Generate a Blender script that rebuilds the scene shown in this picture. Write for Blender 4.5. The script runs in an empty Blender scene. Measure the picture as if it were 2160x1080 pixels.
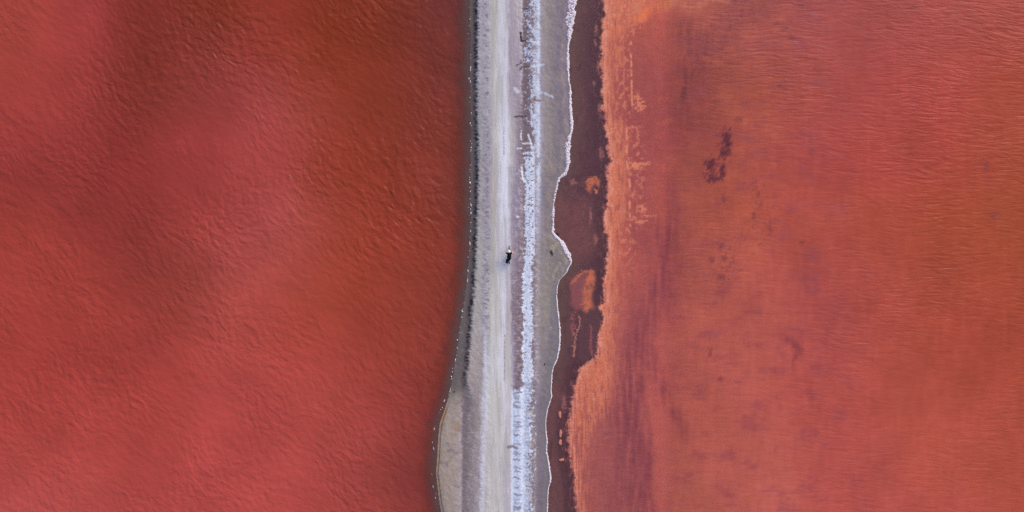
import bpy, bmesh, math, random
import numpy as np
from mathutils import Vector, Matrix

R = math.radians
random.seed(7)
scene = bpy.context.scene
col = scene.collection

# ------------------------------------------------------------------ camera
CAM_H = 70.0
SC = 22.0                       # plan units (u right, v down) per metre; the plan's origin is the frame's centre
HALF_W = 1080.0 / SC
cam_d = bpy.data.cameras.new('camera')
cam = bpy.data.objects.new('camera', cam_d); col.objects.link(cam)
cam.location = (0, 0, CAM_H)
cam.rotation_euler = (0, 0, 0)  # a drone looking straight down, north up
cam_d.sensor_fit = 'HORIZONTAL'
cam_d.angle = 2 * math.atan(HALF_W / CAM_H)
cam_d.clip_start = 0.5
cam_d.clip_end = 9000
scene.camera = cam

# ------------------------------------------------------------------ sky, sun, exposure
SUN_EL, SUN_AZ = 38.0, 38.0     # azimuth clockwise from north
w = bpy.data.worlds.new('World'); scene.world = w; w.use_nodes = True
nt = w.node_tree
sky = nt.nodes.new('ShaderNodeTexSky'); sky.sky_type = 'NISHITA'; sky.sun_disc = False
sky.sun_elevation = R(SUN_EL); sky.sun_rotation = R(SUN_AZ)
sky.air_density = 1.0; sky.dust_density = 3.0; sky.ozone_density = 1.0
bg = nt.nodes['Background']; bg.inputs['Strength'].default_value = 0.15
nt.links.new(sky.outputs[0], bg.inputs[0])
sun_d = bpy.data.lights.new('sun', 'SUN'); sun_d.energy = 0.9; sun_d.angle = R(50)
sun_d.color = (1.0, 0.955, 0.90)
sun = bpy.data.objects.new('sun', sun_d); col.objects.link(sun)
sv = Vector((math.sin(R(SUN_AZ)) * math.cos(R(SUN_EL)), math.cos(R(SUN_AZ)) * math.cos(R(SUN_EL)), math.sin(R(SUN_EL))))
sun.rotation_euler = (-sv).to_track_quat('-Z', 'Y').to_euler()
sun.location = sv * 100
vs = scene.view_settings
vs.view_transform = 'Standard'; vs.look = 'None'; vs.exposure = 0.3; vs.gamma = 1.0; vs.use_curve_mapping = False
scene.cycles.use_denoising = False
scene.cycles.max_bounces = 6
scene.cycles.transparent_max_bounces = 8

# light that a flat white surface sends back under this sun and sky (measured): turns a wanted
# picture colour into the surface's own colour
LIGHT = np.array([.83, .845, .94])

def lin(c):
    c = np.asarray(c, dtype=np.float64) / 255.0
    return np.where(c <= 0.04045, c / 12.92, ((c + 0.055) / 1.055) ** 2.4)

def water_base(c):
    # the sky's own reflection (about 2 per cent) comes on top of the water's patchy diffuse colour
    return np.clip(lin(c) / (LIGHT * 1.08) - np.array([.004, .007, .011]), 0.006, 0.8)

def base(c):
    return np.clip(lin(c) / LIGHT, 0.004, 0.86)

# ------------------------------------------------------------------ plan helpers
def X(u): return (u - 1080.0) / SC
def Y(v): return (540.0 - v) / SC

rng = np.random.default_rng(11)
PERM = np.concatenate([rng.permutation(256)] * 3).astype(np.int32)
ang = rng.random(256) * 2 * np.pi
GX, GY = np.cos(ang), np.sin(ang)

def perlin(x, y):
    x, y = np.broadcast_arrays(np.asarray(x, float), np.asarray(y, float))
    xi = np.floor(x).astype(np.int64); yi = np.floor(y).astype(np.int64)
    fx = x - xi; fy = y - yi
    xi &= 255; yi &= 255
    sx = fx * fx * fx * (fx * (fx * 6 - 15) + 10); sy = fy * fy * fy * (fy * (fy * 6 - 15) + 10)
    def g(ix, iy, dx, dy):
        h = PERM[PERM[ix] + iy]
        return GX[h] * dx + GY[h] * dy
    x1 = (xi + 1) & 255; y1 = (yi + 1) & 255
    a = g(xi, yi, fx, fy); b = g(x1, yi, fx - 1, fy)
    c = g(xi, y1, fx, fy - 1); d = g(x1, y1, fx - 1, fy - 1)
    return ((a + (b - a) * sx) * (1 - sy) + (c + (d - c) * sx) * sy) * 1.5     # about -1..1

def fbm(x, y, o=3, g=0.55):
    s = 0; a = 1; t = 0
    for k in range(o):
        s = s + a * perlin(x * 2 ** k + 17.3 * k, y * 2 ** k + 9.1 * k); t += a; a *= g
    return s / t * 1.6

def S(x, a, b):
    t = np.clip((x - a) / (b - a), 0, 1)
    return t * t * (3 - 2 * t)

TV = np.arange(-900, 1981)
def curve(pts, smooth=7):
    p = np.array(sorted(pts, key=lambda q: q[1]), float)
    t = np.interp(TV, p[:, 1], p[:, 0])
    k = np.ones(smooth) / smooth
    t = np.convolve(np.pad(t, smooth // 2, mode='edge'), k, 'valid')
    return lambda v: np.interp(v, TV, t)

shoreL = curve([(991,0),(993,100),(991,170),(993,190),(992.5,215),(994,262),(994,295),(993,350),(992.5,400),(993,430),(992,500),(990,540),
    (988,560),(986,580),(983,613),(979,640),(975,658),(970,690),(966,725),(962,755),(957,785),(954,803),(950,820),(947,835),(937,867),(928,892),(924.5,922),
    (922,972),(919.5,997),(924,1035),(927,1060),(931,1080),(938,1150),(930,1300),(985,1700),(985,-200),(1000,-600)])
edgeL = curve([(1005,0),(1005,50),(1004,150),(1004,250),(1006,300),(1006.5,360),(1005,420),(1003,500),(1001,560),(997,620),(992,670),(989,720),
    (986,760),(981,800),(979,830),(977,870),(975.5,900),(976,950),(975,1000),(975,1080),(976,1300),(1003,1700),(1004,-600)])
shoreR = curve([(1208,-40),(1207,0),(1205,25),(1202,40),(1202,58),(1201,75),(1198,100),(1198,140),(1199.5,170),(1203,185),(1203,215),(1204,240),(1206,260),(1206,275),
    (1201,290),(1199,300),(1197,320),(1198,345),(1195,360),(1190,369),(1181,374),(1178,380),(1173,400),(1169,420),(1167,440),(1166.5,475),(1166,490),(1170,497),
    (1180,505),(1190,520),(1199,538),(1204,548),(1205,553),(1202,559),(1198,566),(1195.5,574),(1189,581),(1180,591),(1175.5,605),(1174,625),(1176,650),(1179,675),
    (1181,700),(1180.5,725),(1178,745),(1174,760),(1167,775),(1164,790),(1163,810),(1162,825),(1164,836),(1160,848),(1155,862),(1152,880),(1151,892),(1151.5,910),
    (1154,930),(1152.5,950),(1154,960),(1157,975),(1159,990),(1161,1005),(1160.5,1018),(1156.5,1030),(1155,1050),(1155,1070),(1154,1080),(1150,1200),(1170,1500),(1200,-600)], 5)
ridgeW = curve([(17,-60),(17,30),(17,48),(9,58),(8,75),(5,95),(5,170),(5.5,190),(5.5,240),(7,260),(4.5,280),(8,305),(8.5,350),(6,362),(3.5,372),(5,382),(3.5,395),(3.6,430),(5.5,470),(5,488),
    (7.5,503),(8,515),(6.5,535),(5.5,550),(3,562),(2,572),(0.9,580),(0.9,596),(2.0,606),(2.2,640),(3.2,700),(3.4,725),(3,750),(2.2,772),(2.6,800),(2.2,830),(1.8,870),(2.4,920),(2.2,945),(3.8,975),(4.2,995),(2.8,1012),(2.0,1030),(2.0,1080),(2.5,1500),(12,-500)], 5)
crustL = curve([(1272,0),(1275,30),(1268,60),(1268,100),(1269,150),(1270,200),(1273,250),(1279,300),(1283,325),(1288,340),(1281,350),(1279,380),(1280,400),(1279,430),(1272,460),(1276,480),(1281,500),(1280,540),
    (1276,580),(1271,600),(1277,622),(1276,640),(1263,648),(1272,668),(1270,682),(1262,695),(1260,720),(1257,752),(1238,764),(1223,780),(1215,800),(1210,830),(1205,860),(1198,900),(1197,950),(1206,990),(1212,1040),(1215,1080),(1230,1300),(1270,-400)], 3)
crustR = curve([(1400,-30),(1370,20),(1340,30),(1328,55),(1299,78),(1297,200),(1301,250),(1322,270),(1325,330),(1327,400),(1324,450),(1306,500),(1310,550),(1304,600),(1305,650),(1301,680),(1298,720),(1297,780),(1292,830),(1272,880),(1252,920),(1238,960),(1237,1000),(1240,1080),(1260,1300),(1330,-400)], 9)
roadL = curve([(1036,0),(1040,300),(1034,480),(1032,600),(1032,680),(1023,730),(1023,800),(1020,860),(1018,950),(1016,1080)])
roadR = curve([(1101,0),(1100,90),(1084,150),(1074,210),(1086,290),(1080,420),(1078.5,540),(1079.5,700),(1079,760),(1077,860),(1077,1080)])
saltL = curve([(1103,0),(1103,250),(1104,330),(1104,540),(1101,600),(1100,700),(1100,790),(1086,815),(1079,835),(1078,1080)])
saltR = curve([(1138,0),(1138,330),(1138,430),(1132,500),(1125,560),(1124,700),(1127,800),(1129,830),(1130,1080)])

# ------------------------------------------------------------------ ground height
def height(u, v):
    u, v = np.broadcast_arrays(np.asarray(u, float), np.asarray(v, float))
    sl, el, sr = shoreL(v), edgeL(v), shoreR(v)
    dl = u - sl; dr = sr - u
    rag = fbm(v / 5.0, u / 16.0, 2) * (3.2 - 1.9 * S(v, 800, 860)); wide = 22 * S(v, 800, 860)
    z = 0.10 * S(dl, 0, 16) + 0.03 * S(dl, 0, 3)
    z = z + 0.30 * S(u + rag, el - 4, el + 7 + wide) + 0.14 * S(u, el + 6, 1034)
    z = z - 0.14 * S(u + rag * 0.8, 1096, 1106) - 0.22 * S(u + rag * 0.5, 1118, 1142) - 0.09 * S(u, 1140, 1165)
    top = z
    z = np.minimum(z, 0.02 + 0.12 * S(dr, 0, 22) + 0.9 * S(dr, 15, 70))
    road = S(u, 1030, 1040) * (1 - S(u, 1078, 1086))
    z = z + (1 - road) * fbm(u / 9.0, v / 9.0, 3) * 0.022 * S(dl, 0, 10) * S(dr, 0, 10)
    z = z + road * fbm(u / 4.0, v / 60.0, 2) * 0.008 + 0.012 * fbm(u / 45.0, v / 45.0, 2) * S(dl, 0, 10) * S(dr, 0, 10)
    # beds
    zl = -0.02 - 0.45 * S(-dl, 0, 60) - 0.9 * S(-dl, 40, 500)
    cr = S(u, crustL(v) - 3, crustL(v) + 3) * (1 - S(u, crustR(v), crustR(v) + 25))
    zr = -0.035 - 0.05 * S(-dr, 0, 60) - 0.25 * S(u, 1330, 1700) - 0.5 * S(u, 1600, 2600) + 0.035 * cr
    zr = zr + 0.010 * fbm(u / 14.0, v / 14.0, 3) - 0.008
    zr = zr * S(-dr, -0.5, 3.0)
    z = np.where(dl < 0, zl * S(-dl, -0.5, 4.0), z)
    z = np.where(dr < 0, zr, z)
    return z

def h1(u, v): return float(height(np.array([u]), np.array([v]))[0])

# ------------------------------------------------------------------ colour fields
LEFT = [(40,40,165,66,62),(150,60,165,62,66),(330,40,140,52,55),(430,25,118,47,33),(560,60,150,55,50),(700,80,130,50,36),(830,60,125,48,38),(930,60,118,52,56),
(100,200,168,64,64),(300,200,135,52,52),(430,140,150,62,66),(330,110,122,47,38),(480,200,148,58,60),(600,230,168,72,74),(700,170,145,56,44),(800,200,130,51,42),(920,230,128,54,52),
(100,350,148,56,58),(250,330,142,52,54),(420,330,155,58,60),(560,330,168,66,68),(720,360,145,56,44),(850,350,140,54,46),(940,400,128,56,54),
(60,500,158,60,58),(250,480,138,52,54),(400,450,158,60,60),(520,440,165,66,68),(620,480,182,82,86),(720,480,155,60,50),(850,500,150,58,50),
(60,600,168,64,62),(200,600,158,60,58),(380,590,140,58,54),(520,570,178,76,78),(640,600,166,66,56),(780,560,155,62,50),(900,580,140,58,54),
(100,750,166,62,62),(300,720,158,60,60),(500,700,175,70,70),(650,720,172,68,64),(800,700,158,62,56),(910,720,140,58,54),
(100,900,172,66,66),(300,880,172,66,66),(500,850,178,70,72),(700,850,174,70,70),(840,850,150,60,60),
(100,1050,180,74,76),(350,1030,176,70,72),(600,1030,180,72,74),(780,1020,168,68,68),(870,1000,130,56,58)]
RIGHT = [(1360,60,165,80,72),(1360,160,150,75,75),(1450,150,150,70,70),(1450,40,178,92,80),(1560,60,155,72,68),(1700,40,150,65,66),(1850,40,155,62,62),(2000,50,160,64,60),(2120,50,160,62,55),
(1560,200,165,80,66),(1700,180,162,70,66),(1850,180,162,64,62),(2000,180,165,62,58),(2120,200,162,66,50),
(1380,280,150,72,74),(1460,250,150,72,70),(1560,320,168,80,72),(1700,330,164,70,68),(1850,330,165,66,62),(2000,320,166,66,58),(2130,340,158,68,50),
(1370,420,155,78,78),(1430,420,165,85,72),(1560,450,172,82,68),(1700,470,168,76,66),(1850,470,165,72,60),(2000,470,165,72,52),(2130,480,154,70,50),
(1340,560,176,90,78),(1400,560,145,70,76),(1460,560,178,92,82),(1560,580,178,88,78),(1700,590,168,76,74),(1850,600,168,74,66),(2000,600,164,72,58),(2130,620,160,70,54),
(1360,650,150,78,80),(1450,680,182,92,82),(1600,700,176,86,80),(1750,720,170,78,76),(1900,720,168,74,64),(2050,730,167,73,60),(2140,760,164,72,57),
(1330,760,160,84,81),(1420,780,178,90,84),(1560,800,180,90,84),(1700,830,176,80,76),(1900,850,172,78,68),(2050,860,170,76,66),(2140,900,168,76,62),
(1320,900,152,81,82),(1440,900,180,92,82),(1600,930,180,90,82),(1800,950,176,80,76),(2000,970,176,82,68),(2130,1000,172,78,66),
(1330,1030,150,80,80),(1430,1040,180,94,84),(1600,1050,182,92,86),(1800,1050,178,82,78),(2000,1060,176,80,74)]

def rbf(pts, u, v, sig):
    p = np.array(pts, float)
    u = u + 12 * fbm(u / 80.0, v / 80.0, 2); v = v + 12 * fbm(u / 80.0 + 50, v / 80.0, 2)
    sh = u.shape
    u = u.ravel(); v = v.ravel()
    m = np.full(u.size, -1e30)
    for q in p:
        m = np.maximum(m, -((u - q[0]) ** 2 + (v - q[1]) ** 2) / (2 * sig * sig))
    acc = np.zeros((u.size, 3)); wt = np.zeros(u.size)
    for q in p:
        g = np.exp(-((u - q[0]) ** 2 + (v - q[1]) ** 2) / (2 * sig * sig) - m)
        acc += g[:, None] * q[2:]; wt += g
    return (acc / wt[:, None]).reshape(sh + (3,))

def mix(c, c2, m):
    return c + (np.asarray(c2, float) - c) * m[..., None]

def seg(u, v, pts, wd, soft=.45):
    d = np.full(u.shape, 1e9)
    for (a, b), (c, e) in zip(pts[:-1], pts[1:]):
        dx, dy = c - a, e - b
        t = np.clip(((u - a) * dx + (v - b) * dy) / (dx * dx + dy * dy + 1e-9), 0, 1)
        d = np.minimum(d, np.hypot(u - a - t * dx, v - b - t * dy))
    return 1 - S(d, wd * soft, wd)

def poly(u, v, pts, soft):
    """soft inside mask of a polygon"""
    inside = np.zeros(u.shape, bool); d = np.full(u.shape, 1e9)
    n = len(pts)
    for i in range(n):
        a, b = pts[i]; c, e = pts[(i + 1) % n]
        cond = ((b > v) != (e > v)) & (u < (c - a) * (v - b) / (e - b + 1e-9) + a)
        inside ^= cond
        dx, dy = c - a, e - b
        t = np.clip(((u - a) * dx + (v - b) * dy) / (dx * dx + dy * dy + 1e-9), 0, 1)
        d = np.minimum(d, np.hypot(u - a - t * dx, v - b - t * dy))
    sd = np.where(inside, d, -d)
    return S(sd, -soft, soft)

WEED = [(1532,288,13,16),(1526,322,10,18),(1498,348,15,16),(1502,376,16,12),(1524,362,8,20),(1536,306,7,24)]
SPOTS = [(1525,420,5,9),(1600,410,4,10),(1603,430,4,8),(1625,480,5,16),(1520,520,6,8),(1527,545,7,6),(1522,585,9,6),(1565,570,6,4),(1500,548,9,6),(1590,455,5,9),
 (1925,16,12,8),(1690,12,8,5),(1640,52,9,6),(1655,58,7,7),(1670,80,6,5),(2080,350,5,14),(2083,380,5,8),(2095,455,9,8),(1498,745,5,10),(1520,800,7,6),(1560,250,6,5),(1645,180,6,5),(1690,510,8,4),(1548,6,9,5)]

def right_colour(u, v, detail=True):
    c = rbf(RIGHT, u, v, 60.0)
    n1 = fbm(u / 40.0, v / 60.0, 3); n2 = fbm(u / 9.0, v / 14.0, 3)
    fb = fbm(u / 20.0, v / 3.0, 3)
    stv = np.clip(.72 + .8 * fbm(u / 9.0, v / 85.0, 3) + .25 * fb, .05, 1.2)
    uw = u + 9 * n1 + 4 * n2 + 4 * fb; vw_ = v + 8 * n1
    for pts, wd, cc, a in (([(1402,500),(1400,560),(1392,620),(1366,670),(1338,720),(1325,800),(1322,880),(1335,960),(1345,1090),(1340,1300)], 52, (126,62,72), .75),
                           ([(1336,800),(1345,880),(1362,960),(1368,1090)], 30, (122,58,70), .6),
                           ([(1366,735),(1392,810),(1418,860),(1446,915)], 30, (134,66,74), .72),
                           ([(1285,1300),(1290,1090),(1310,990),(1306,880)], 40, (130,68,77), .4),
                           ([(1440,60),(1478,112),(1450,180),(1436,240)], 58, (132,63,67), .65),
                           ([(1478,105),(1530,70),(1580,10),(1600,-60)], 48, (134,64,68), .5),
                           ([(1458,160),(1442,190),(1436,215)], 12, (112,54,62), .6),
                           ([(1330,330),(1345,400),(1350,520)], 40, (140,68,76), .5),
                           ([(1410,380),(1420,440),(1405,520)], 26, (138,66,74), .6),
                           ([(1660,714),(1680,726),(1690,748)], 15, (122,56,64), .7), ([(1690,745),(1686,762),(1672,774)], 8, (125,58,66), .55),
                           ([(1280,78),(1320,56),(1360,26),(1400,8),(1440,-15),(1500,-60)], 22, (204,112,72), .85),
                           ([(1545,-10),(1490,6),(1450,12),(1420,6)], 16, (202,122,104), .6), ([(1327,-20),(1333,16)], 10, (146,76,80), .7)):
        c = mix(c, cc, a * stv * np.clip(seg(uw, vw_, pts, wd, .0), 0, 1))
    cl_ = fbm(u / 60.0 + 2, v / 38.0, 4, .6)
    c = mix(c, (146, 70, 82), .5 * S(cl_ + .3 * fb, .05, .75) * S(u, 1360, 1460) * (1 - S(u, 1700, 1900)))
    c = mix(c, (190, 98, 78), .35 * S(-cl_ + .3 * fb, .15, .8) * S(u, 1350, 1420) * (1 - S(u, 1600, 1760)))
    mot = S(fbm(u / 8.0, v / 5.0, 3), .12, .75)
    c = mix(c, (112, 56, 64), .55 * mot * seg(uw, vw_, [(1470,120),(1530,65),(1590,5),(1610,-60)], 70, .2))
    c = mix(c, (118, 58, 68), .45 * mot * seg(uw, vw_, [(1600,390),(1620,470),(1540,540),(1520,600)], 50, .1))
    c = mix(c, (118, 58, 66), .4 * mot * seg(uw, vw_, [(2075,330),(2090,420),(2110,480)], 40, .1))
    c = c + (5 * fbm(u / 30.0, v / 9.0, 3) + 5 * fbm(u / 11.0, v / 60.0, 3))[..., None] * np.array((1., .7, .6))
    if detail:
        wn = fbm(u / 6.0, v / 3.6, 3)
        for a, b, ru, rv in WEED:
            m = 1 - S(np.hypot((u - a) / ru, (v - b) / rv) + wn * .9, 0.1, 1.25)
            c = mix(c, (90,42,58), 0.9 * m)
        for a, b, ru, rv in SPOTS:
            m = 1 - S(np.hypot((u - a) / ru, (v - b) / rv) + wn * .9, 0.0, 1.4)
            c = mix(c, (114,56,66), 0.6 * m)
    return c

def clarity_right(u):
    return .96 - .80 * S(u, 1325, 1460) - .16 * S(u, 1440, 1640)

def rightbed_colour(u, v):
    c = right_colour(u, v)
    sr = shoreR(v); d = u - sr
    cl = crustL(v); crr = crustR(v)
    n = fbm(u / 12.0, v / 18.0, 3); nf = fbm(u / 4.0, v / 4.0, 3); nv = fbm(u / 6.0, v / 40.0, 3)
    mud = mix(np.broadcast_to(np.array((90., 68., 68.)), u.shape + (3,)), (78, 51, 62), S(d + 10 * n, 6, 46))
    mud = mix(mud, (104, 70, 72), S(v, 380, 470) * S(d + 14 * n, 5, 50) * (1 - S(v, 520, 560)) * .7)
    mud = mix(mud, (100, 66, 70), .7 * S(v + 25 * n, 770, 840))
    mud = mix(mud, (110, 72, 76), .5 * S(fbm(u / 20.0, v / 34.0, 3) + .3 * nf, .2, .9))
    mud = mix(mud, (66, 46, 56), .6 * S(-fbm(u / 16.0 + 9, v / 40.0, 3), .2, .9))
    mud = mix(mud, (68, 44, 54), .75 * S(u + 7 * n + 5 * nv, cl - 34, cl - 12))
    mud = mix(mud, (124, 74, 78), .7 * S(u + 5 * n, cl - 22, cl - 4) * S(fbm(u / 5.0, v / 16.0, 3) + .4 * n, .1, .7))
    mud = mix(mud, (108, 68, 72), .6 * S(v + 20 * n, 385, 440) * (1 - S(v + 20 * n, 520, 570)) * (1 - S(u + 9 * n, 1232, 1252)))
    mud = mud + (5 * n + 6 * nf)[..., None]
    fib = fbm(u / 13.0, v / 2.8, 3)
    rag = 3.0 * nf + 3 * n + 2.4 * fib * S(fbm(u * 0 + 4.4, v / 40.0, 2), -.2, .6) + 4.5 * fbm(v / 15.0, v * 0 + 6.6, 3)
    inner = S(u + rag, cl - 3.5, cl + 4.5)
    c = mix(mud, c, S(u + rag, cl - 4, cl + 6))
    org = inner * (1 - .8 * S(u + 12 * nv + 8 * n + 3 * fib, crr - 20, crr + 10)) * (1 - S(u + 12 * nv + 8 * n, crr, crr + 34))
    wisp = fbm(u / 5.0, v / 70.0, 3)
    org = org * (1 - .75 * S(fbm(u / 7.0 + 8, v / 30.0, 3) + .25 * fib, .18, .8) * S(u, cl + 6, cl + 24))
    org = org * (1 - S(v, 800, 900) * (1 - (.35 + .65 * S(wisp + .2 * fib, -.35, .35))))
    oc = mix(np.broadcast_to(np.array((194., 113., 90.)), u.shape + (3,)), (212, 146, 130), (1 - S(u, cl + 2, cl + 22)) * .6 + .4 * S(n, .1, .6))
    oc = mix(oc, (198, 108, 76), .6 * S(nv, 0.05, .5))
    oc = mix(oc, (160, 88, 84), .75 * S(-wisp - n * .5, .3, .8))
    oc = oc + (7 * nf + 5 * fib)[..., None]
    c = mix(c, oc, org)
    # patchy second fringe and a straight track under the water
    fr = (1 - S(np.abs(u - (crr + 16)), 8, 30)) * S(fbm(u / 9.0, v / 12.0, 3), .12, .4) * S(v, 0, 60) * (1 - S(v, 520, 620))
    c = mix(c, (198, 118, 96), .75 * fr)
    tr = curve([(1330, 40), (1333, 200), (1335, 240), (1322, 268), (1322, 340), (1328, 380), (1330, 520)], 3)(v)
    c = mix(c, (215, 138, 108), .85 * (1 - S(np.abs(u - tr), 1.0, 3.0)) * S(v, 50, 75) * (1 - S(v, 470, 540)) * S(fbm(v / 18.0, v * 0 + 3.3, 2), -.35, .2) * (1 - S(v, 225, 238) * (1 - S(v, 262, 275))))
    c = mix(c, (200, 122, 100), .5 * (1 - S(np.abs(u - 1314.5 - v * .012), .6, 2.0)) * S(v, 65, 80) * (1 - S(v, 180, 240)))
    for a, b, ru, rv in ((1350,222,12,16),(1343,205,10,8),(1342,350,13,10),(1358,345,22,5),(1356,440,7,12),(1370,455,16,4),(1352,468,14,6)):
        m = 1 - S(np.hypot((u - a) / ru, (v - b) / rv) + 1.0 * fbm(u / 6.0, v / 6.0, 3), .45, .95)
        c = mix(c, (212, 130, 104), .85 * m)
    # islands of crust in the dark shallows, dark holes in the crust
    uu, vv = u + 3 * nf + 2 * n + 2.2 * fib, v + 4 * nf + 2 * n
    c = mix(c, (132, 76, 82), .9 * poly(uu, vv, [(1204,590),(1214,578),(1232,571),(1240,580),(1232,600),(1232,650),(1214,655),(1203,640)], 5))
    c = mix(c, (180, 104, 80), .8 * seg(uu, vv, [(1207,598),(1218,582),(1236,573),(1250,572)], 4))
    c = mix(c, (184, 104, 80), poly(uu, vv, [(1234,588),(1244,574),(1254,570),(1257,588),(1254,606),(1248,622),(1251,642),(1258,650),(1244,658),(1238,664),(1229,654),(1228,620)], 4.5) * (.85 + .5 * n).clip(.4, 1))
    c = mix(c, (84, 57, 66), poly(uu, vv, [(1226,664),(1240,660),(1246,652),(1258,650),(1266,662),(1270,680),(1262,700),(1258,730),(1256,764),(1250,750),(1236,760),(1228,766),(1218,744),(1221,702)], 4.5))
    c = mix(c, (140, 82, 84), .8 * poly(uu, vv, [(1202,662),(1216,656),(1224,672),(1220,700),(1214,740),(1208,752),(1206,700)], 4) * S(n + nf, -.3, .5))
    c = mix(c, (196, 132, 118), .7 * seg(uu, vv, [(1222,668),(1223,686),(1214,705),(1212,730),(1210,752)], 2.6))
    c = mix(c, (150, 86, 86), .7 * seg(uu, vv, [(1247,690),(1246,735),(1250,750)], 3))
    c = mix(c, (184, 104, 80), poly(uu, vv, [(1235,384),(1242,374),(1258,371),(1266,380),(1264,396),(1256,388),(1250,394),(1246,408),(1238,402)], 4) * (.85 + .5 * nf).clip(.3, 1))
    c = mix(c, (190, 112, 90), poly(uu, vv, [(1254,398),(1260,399),(1260,408),(1255,408)], 1.5))
    for a, b, ru, rv in ((1257,505,6,14),(1246,455,4,22),(1258,60,4,16),(1256,90,3,10),(1268,322,6,18),(1209,384,10,8),(1265,230,5,12),(1253,175,4,8),(1262,140,4,16),(1190,850,6,24)):
        m = 1 - S(np.hypot((u - a) / ru, (v - b) / rv) + .9 * nf, .35, .95)
        c = mix(c, (172, 112, 108), .6 * m)
    c = mix(c, (190, 110, 84), .8 * poly(uu, vv, [(1296,98),(1304,94),(1311,112),(1314,142),(1308,140),(1299,116)], 3))
    c = c + (5 * fib + 4 * nf)[..., None] * S(d, 30, 60)[..., None]
    # wet brown edge against the shore
    c = mix(c, (92, 66, 50), .5 * (1 - S(d, 2, 9)) * S(n + nf, -.2, .5))
    return c

ROWS = {
-60: [(985,P0:=(90,80,84)),(1005,(160,152,160)),(1025,(165,158,166)),(1034,(174,169,164)),(1050,(178,174,168)),(1060,(190,189,198)),(1072,(180,175,180)),(1076,(160,150,158)),(1086,(170,160,160)),(1095,(174,169,164)),(1101,(170,165,165)),(1104,(112,96,98)),(1133,(125,112,118)),(1142,(150,142,142)),(1155,(138,128,124)),(1170,(135,125,126)),(1185,(118,108,116)),(1200,(125,115,120))],
150: [(985,P0),(1005,(160,152,155)),(1030,(165,158,160)),(1040,(174,169,164)),(1052,(185,182,184)),(1062,(190,188,194)),(1070,(188,186,192)),(1075,(152,138,148)),(1090,(155,143,150)),(1100,(158,150,160)),(1104,(108,92,94)),(1133,(125,112,118)),(1142,(150,140,145)),(1155,(136,126,122)),(1170,(128,117,120)),(1195,(125,114,120))],
300: [(985,P0),(1006,(150,143,143)),(1020,(158,152,150)),(1035,(158,148,156)),(1040,(170,165,159)),(1050,(182,178,172)),(1055,(196,196,206)),(1072,(200,197,205)),(1078,(174,169,164)),(1086,(165,155,158)),(1092,(142,128,136)),(1104,(112,97,100)),(1133,(116,101,106)),(1140,(160,153,164)),(1150,(140,131,127)),(1165,(134,124,120)),(1180,(122,113,118)),(1195,(125,115,116))],
430: [(985,P0),(1004,(150,142,140)),(1020,(160,153,152)),(1028,(150,142,150)),(1040,(165,158,150)),(1050,(175,170,172)),(1058,(200,198,208)),(1070,(203,201,210)),(1076,(178,172,176)),(1080,(145,135,145)),(1100,(135,122,130)),(1106,(118,103,106)),(1128,(125,110,116)),(1134,(150,145,160)),(1144,(130,121,126)),(1150,(120,111,112)),(1165,(128,118,115))],
540: [(985,P0),(1000,(160,154,148)),(1018,(165,160,152)),(1024,(155,148,152)),(1040,(168,163,155)),(1050,(180,175,178)),(1064,(190,188,196)),(1072,(188,184,192)),(1078,(160,150,160)),(1085,(140,126,134)),(1100,(122,107,112)),(1125,(122,107,112)),(1135,(140,132,132)),(1155,(130,121,114)),(1180,(125,117,112)),(1200,(130,120,112))],
650: [(975,P0),(998,(155,148,145)),(1012,(165,158,150)),(1020,(158,150,158)),(1030,(168,162,160)),(1038,(182,178,170)),(1055,(184,180,176)),(1064,(200,198,208)),(1070,(165,155,160)),(1076,(180,174,170)),(1080,(130,115,122)),(1098,(120,104,108)),(1102,(118,103,106)),(1124,(122,107,112)),(1132,(140,130,130)),(1142,(138,129,121)),(1158,(135,126,118)),(1162,(118,110,114)),(1175,(112,105,110))],
760: [(960,P0),(985,(150,142,138)),(992,(160,148,140)),(1012,(160,150,146)),(1019,(150,143,142)),(1023,(190,187,194)),(1045,(190,186,184)),(1062,(200,197,206)),(1065,(180,175,170)),(1076,(180,175,172)),(1080,(165,155,165)),(1088,(122,108,114)),(1100,(118,103,106)),(1125,(122,107,112)),(1133,(140,130,134)),(1145,(130,120,118)),(1165,(110,103,110))],
860: [(930,(150,138,126)),(955,(148,136,126)),(972,(152,140,134)),(976,(122,108,108)),(990,(138,124,120)),(1010,(145,134,130)),(1018,(170,164,164)),(1025,(195,192,200)),(1032,(186,182,176)),(1060,(188,184,178)),(1064,(196,192,204)),(1074,(180,175,172)),(1078,(182,176,180)),(1084,(118,103,114)),(1118,(125,112,120)),(1128,(125,116,122)),(1150,(108,100,106))],
960: [(922,(150,138,126)),(950,(152,138,128)),(972,(155,143,140)),(977,(128,115,113)),(995,(150,136,130)),(1010,(150,138,140)),(1020,(185,180,190)),(1026,(184,178,174)),(1060,(180,175,172)),(1066,(170,162,170)),(1072,(178,170,168)),(1078,(178,172,178)),(1084,(112,96,108)),(1104,(124,112,124)),(1128,(132,122,122)),(1134,(118,108,114)),(1155,(108,99,106))],
1140: [(930,(148,134,122)),(950,(140,130,126)),(972,(165,155,158)),(977,(140,126,118)),(990,(148,135,130)),(1005,(148,138,140)),(1015,(176,170,172)),(1022,(184,178,174)),(1060,(186,180,178)),(1066,(168,158,165)),(1078,(178,172,178)),(1084,(108,92,106)),(1104,(120,108,122)),(1125,(130,120,122)),(1135,(110,100,106)),(1155,(100,92,100))]}
UT = np.arange(880, 1261)
rk = sorted(ROWS)
RT = np.stack([np.stack([np.interp(UT, [q[0] for q in ROWS[k]], [q[1][j] for q in ROWS[k]]) for j in range(3)], -1) for k in rk])

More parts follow.
